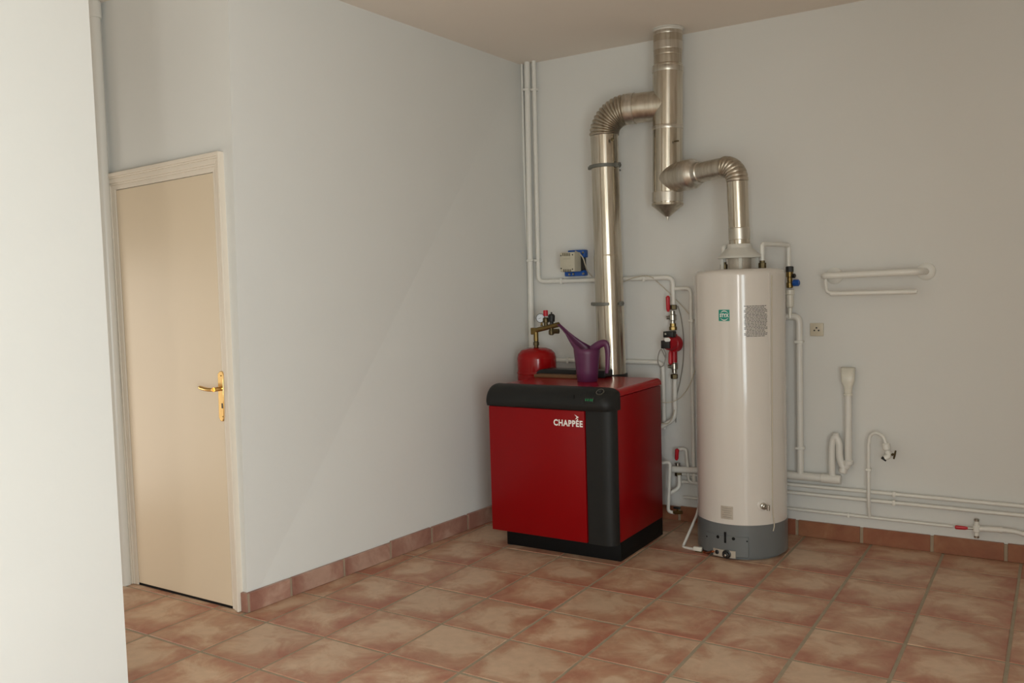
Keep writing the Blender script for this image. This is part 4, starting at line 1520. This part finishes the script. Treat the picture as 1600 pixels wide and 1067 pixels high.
# hose valve at the right --------------------------------------------------------------
hv_ = thing('lever_valve', bk(1526, 825, 0.05), 'valve with long red lever low on the wall near the right edge', 'valve')
l0, l1, l2 = bk(1492, 823.5, 0.055), bk(1508, 825, 0.055), bk(1522, 825.5, 0.05)
MB().tube([l0, lerp(l0, l1, .1), l1, lerp(l1, l2, 0.3)], [(0.006, 0.006), (0.010, 0.010), (0.009, 0.009), (0.006, 0.006)], 10).build('lever', M['plasticred'], hv_)
c_ = bk(1526, 825.5, 0.045)
MB().cyl(lerp(l1, l2, 0.25), c_, 0.006, 10).build('lever_shank', M['chrome'], hv_)
vb = MB().lathe(c_+Vector((0, 0, -0.036)), (0, 0, 1), [(0.011, 0), (0.011, 0.018), (0.016, 0.022), (0.016, 0.052), (0.011, 0.056), (0.011, 0.072)], 14)
vb.build('valve_body', M['pipe'], hv_)
for s_, u, v in ((1, 1528, 812), (-1, 1527, 837)):
    MB().lathe(c_+Vector((0, 0, s_*0.034)), (0, 0, s_), [(0.009, 0), (0.012, 0.003), (0.012, 0.012), (0.009, 0.014)], 12).build('end_cap', M['chrome'], hv_)
a_, b_, c4_ = bk(1535, 826, 0.045), bk(1565, 828, 0.045), bk(1604, 836, 0.04)
pp = MB().tube([c_+Vector((0.012, 0, 0)), a_, b_], 0.014, 12)
pp.tube(smooth_path([b_, lerp(b_, c4_, 0.5)+Vector((0, 0, 0.005)), c4_, c4_+Vector((0.2, 0, -0.05)), c4_+Vector((0.45, 0, -0.075))]), 0.012, 12)
pp.tube([lerp(a_, b_, 0.9), lerp(a_, b_, 0.9)+Vector((0.012, 0, 0))], 0.017, 12)
pp.build('outlet_hose', M['pvc'], hv_)

# towel rail -----------------------------------------------------------------------------
trl = thing('towel_rail', bk(1370, 428, 0), 'empty white two-bar towel rail mounted on the back wall', 'towel rail')
of = 0.105
r_a, r_b = bk(1304, 432, 0.006), bk(1447, 424, 0.006)
za = (r_a.z+r_b.z)/2
L0, L1 = at(1286, 429.5, 1, YB-of), at(1432, 427, 1, YB-of)
Ra, Rb = Vector((L0.x, YB, r_a.z)), Vector((r_b.x, YB, r_b.z))
Ra.z = at(1294, 431, 1, YB-of).z
Rb.z = r_b.z
yq = Vector((0, -of, 0))
A_ = Vector((bk(1304, 432, 0).x, YB-0.002, Ra.z))
B_ = Vector((r_b.x, YB-0.002, Rb.z))
MB().tube(round_path([A_, Vector((L0.x-0.012, YB-of, A_.z)), Vector((B_.x-0.02, YB-of, B_.z)), B_], 0.05, 8), 0.0165, 14).build('upper_bar', M['pipe'], trl, angle=60)
for q_ in (A_, B_):
    MB().lathe((q_.x, YB, q_.z), (0, -1, 0), [(0.044, 0), (0.043, 0.006), (0.036, 0.011), (0.022, 0.013)], 28).build('wall_rosette', M['pipe'], trl)
C_, D_ = at(1297, 459, 1, YB-of), at(1433, 455.5, 1, YB-of)
sa_ = Vector((L0.x+0.010, YB-of+0.012, A_.z))
MB().tube(smooth_path([sa_, sa_+Vector((0.002, -0.004, -0.05)), sa_+Vector((0.016, -0.012, -0.085)), Vector((C_.x+0.045, C_.y, C_.z+0.004)), Vector((C_.x+0.08, C_.y, C_.z))]), 0.008, 10).build('side_bracket', M['pipe'], trl)
MB().tube([C_, C_+(D_-C_)*0.005, C_+(D_-C_)*0.985, D_], [0.009, 0.0115, 0.0115, 0.008], 12).build('lower_bar', M['pipe'], trl)

# socket ------------------------------------------------------------------------------------
so = thing('power_socket', bk(1275.5, 515, 0), 'square cream wall socket right of the water heater', 'socket')
a_, b_ = bk(1265.5, 525.5, 0.01), bk(1286.5, 504.5, 0.01)
xm_, zm_ = (a_.x+b_.x)/2, (a_.z+b_.z)/2
hs_ = (b_.x-a_.x)/2
fp = MB().box((xm_-hs_, YB-0.010, zm_-hs_), (xm_+hs_, YB, zm_+hs_), 0.004).build('face_plate', M['socket'], so)
MB().lathe((xm_, YB-0.010, zm_), (0, -1, 0), [(hs_*0.62, -0.001), (hs_*0.62, 0.0015), (hs_*0.55, 0.002), (hs_*0.5, -0.003), (0.004, -0.004)], 28).build('well', M['socket'], so)
for dx, dz, rr in ((-0.011, -0.004, 0.0042), (0.011, -0.004, 0.0042), (0.0, 0.010, 0.0042)):
    MB().cyl((xm_+dx, YB-0.0150, zm_+dz), (xm_+dx, YB-0.008, zm_+dz), rr, 10).build('pin_hole', M['dark'], so)

# gas cock beside the heater base --------------------------------------------------------------
gc_ = thing('gas_connection', at(1080, 858, 1, 0.80), 'thin white bent gas pipe with a cock at the left foot of the heater', 'gas pipe')


def gp(u, v, y):
    return at(u, v, 1, y)


MB().tube(round_path([gp(1098, 770, 1.10), gp(1088, 806, 0.98), gp(1066.5, 855, 0.78), gp(1086, 858, 0.74)], 0.02), 0.0072, 10).build('pipe_run', M['pipe'], gc_)
q_ = gp(1090, 857.5, 0.735)
MB().box(q_+Vector((-0.022, -0.010, -0.010)), q_+Vector((0.024, 0.010, 0.012)), 0.004).build('cock_handle', M['clear'], gc_)
MB().cyl(q_+Vector((-0.01, 0, -0.018)), q_+Vector((0.03, 0, -0.014)), 0.009, 10).build('cock_body', M['bronze'], gc_)
cpx, cpn = cyl_pt(1116, 860.5, 0.004)
MB().tube(smooth_path([q_+Vector((0.025, 0, -0.012)), q_+Vector((0.05, -0.01, -0.010)), cpx+cpn*0.016, cpx+cpn*0.004+Vector((0.01, 0, 0))]), 0.0055, 8).build('copper_tail', M['copper'], gc_)

# corner pipe in the recess -------------------------------------------------------------------
rx0, rx1 = at(147, 25, 1, YD-0.04), at(157, 240, 1, YD-0.04)
rp_ = thing('soil_pipe', (rx1.x, YD-0.04, 0), 'white vertical pipe left of the door, half hidden by the near wall', 'pipe')
MB().tube([Vector((rx1.x, YD-0.04, 0)), Vector((rx0.x, YD-0.04, H))], 0.028, 20).build('pipe_run', M['pvc'], rp_)
zj = at(147, 29, 1, YD-0.04).z
MB().lathe((rx0.x, YD-0.04, zj), (0, 0, 1), [(0.029, 0), (0.0335, 0.002), (0.0335, 0.075), (0.029, 0.078)], 20).build('pipe_sleeve', M['pvc'], rp_)

# cables ------------------------------------------------------------------------------------------


def cable(name, label, pts, r=0.0028, m='cable'):
    return tag(MB().tube(smooth_path(pts, 7), r, 7).build(name, M[m], None, angle=70), label, 'cable')


cable('flue_cable', 'thin cream cable looping over the white pipe right of the flue', [bk(962, 446, 0.02), bk(975, 440, 0.045), bk(990, 434, 0.062), bk(1006, 431, 0.062), bk(1018, 433, 0.06), bk(1028, 441, 0.03), bk(1040, 452, 0.02), bk(1050, 462, 0.012), bk(1064, 476, 0.014), bk(1077, 491, 0.014)])
cable('pump_cable', 'grey cable curving down beside the red pump', [bk(1059, 478, 0.014), bk(1064, 496, 0.012), bk(1068, 530, 0.012), bk(1067, 566, 0.012), bk(1062, 598, 0.012), bk(1057, 622, 0.012), bk(1056, 660, 0.012)], 0.003, 'greycable')
cable('loop_cable', 'cream cable coiled in a small loop beside the boiler top', [bk(1040, 560, 0.075), bk(1033, 546, 0.085), bk(1028, 558, 0.085), bk(1030, 572, 0.085), bk(1037, 570, 0.085), bk(1040, 554, 0.085), bk(1037, 544, 0.085), bk(1041, 532, 0.09)], 0.003, 'greycable')
cable('sagging_cable', 'cream cable sagging from the heater to the back of the boiler', [bk(1088, 560, 0.06), bk(1086, 578, 0.07), bk(1078, 600, 0.08), bk(1067, 617, 0.09), bk(1055, 626, 0.10), bk(1040, 629, 0.12), bk(1028, 626, 0.14)])
cable('lower_cable', 'cream cable hanging behind the boiler at pipe height', [bk(1028, 660, 0.14), bk(1042, 662, 0.10), bk(1050, 654, 0.08), bk(1054, 640, 0.07)], 0.003)
cable('sensor_wire', 'thin white wire hanging down the front of the heater', [cyl_pt(1204.5, 430, 0.006)[0], cyl_pt(1205, 560, 0.006)[0], cyl_pt(1205.5, 690, 0.006)[0], cyl_pt(1206, 790, 0.006)[0], cyl_pt(1208, 818, 0.008)[0], cyl_pt(1206, 829, 0.010)[0]], 0.0028, 'cable')
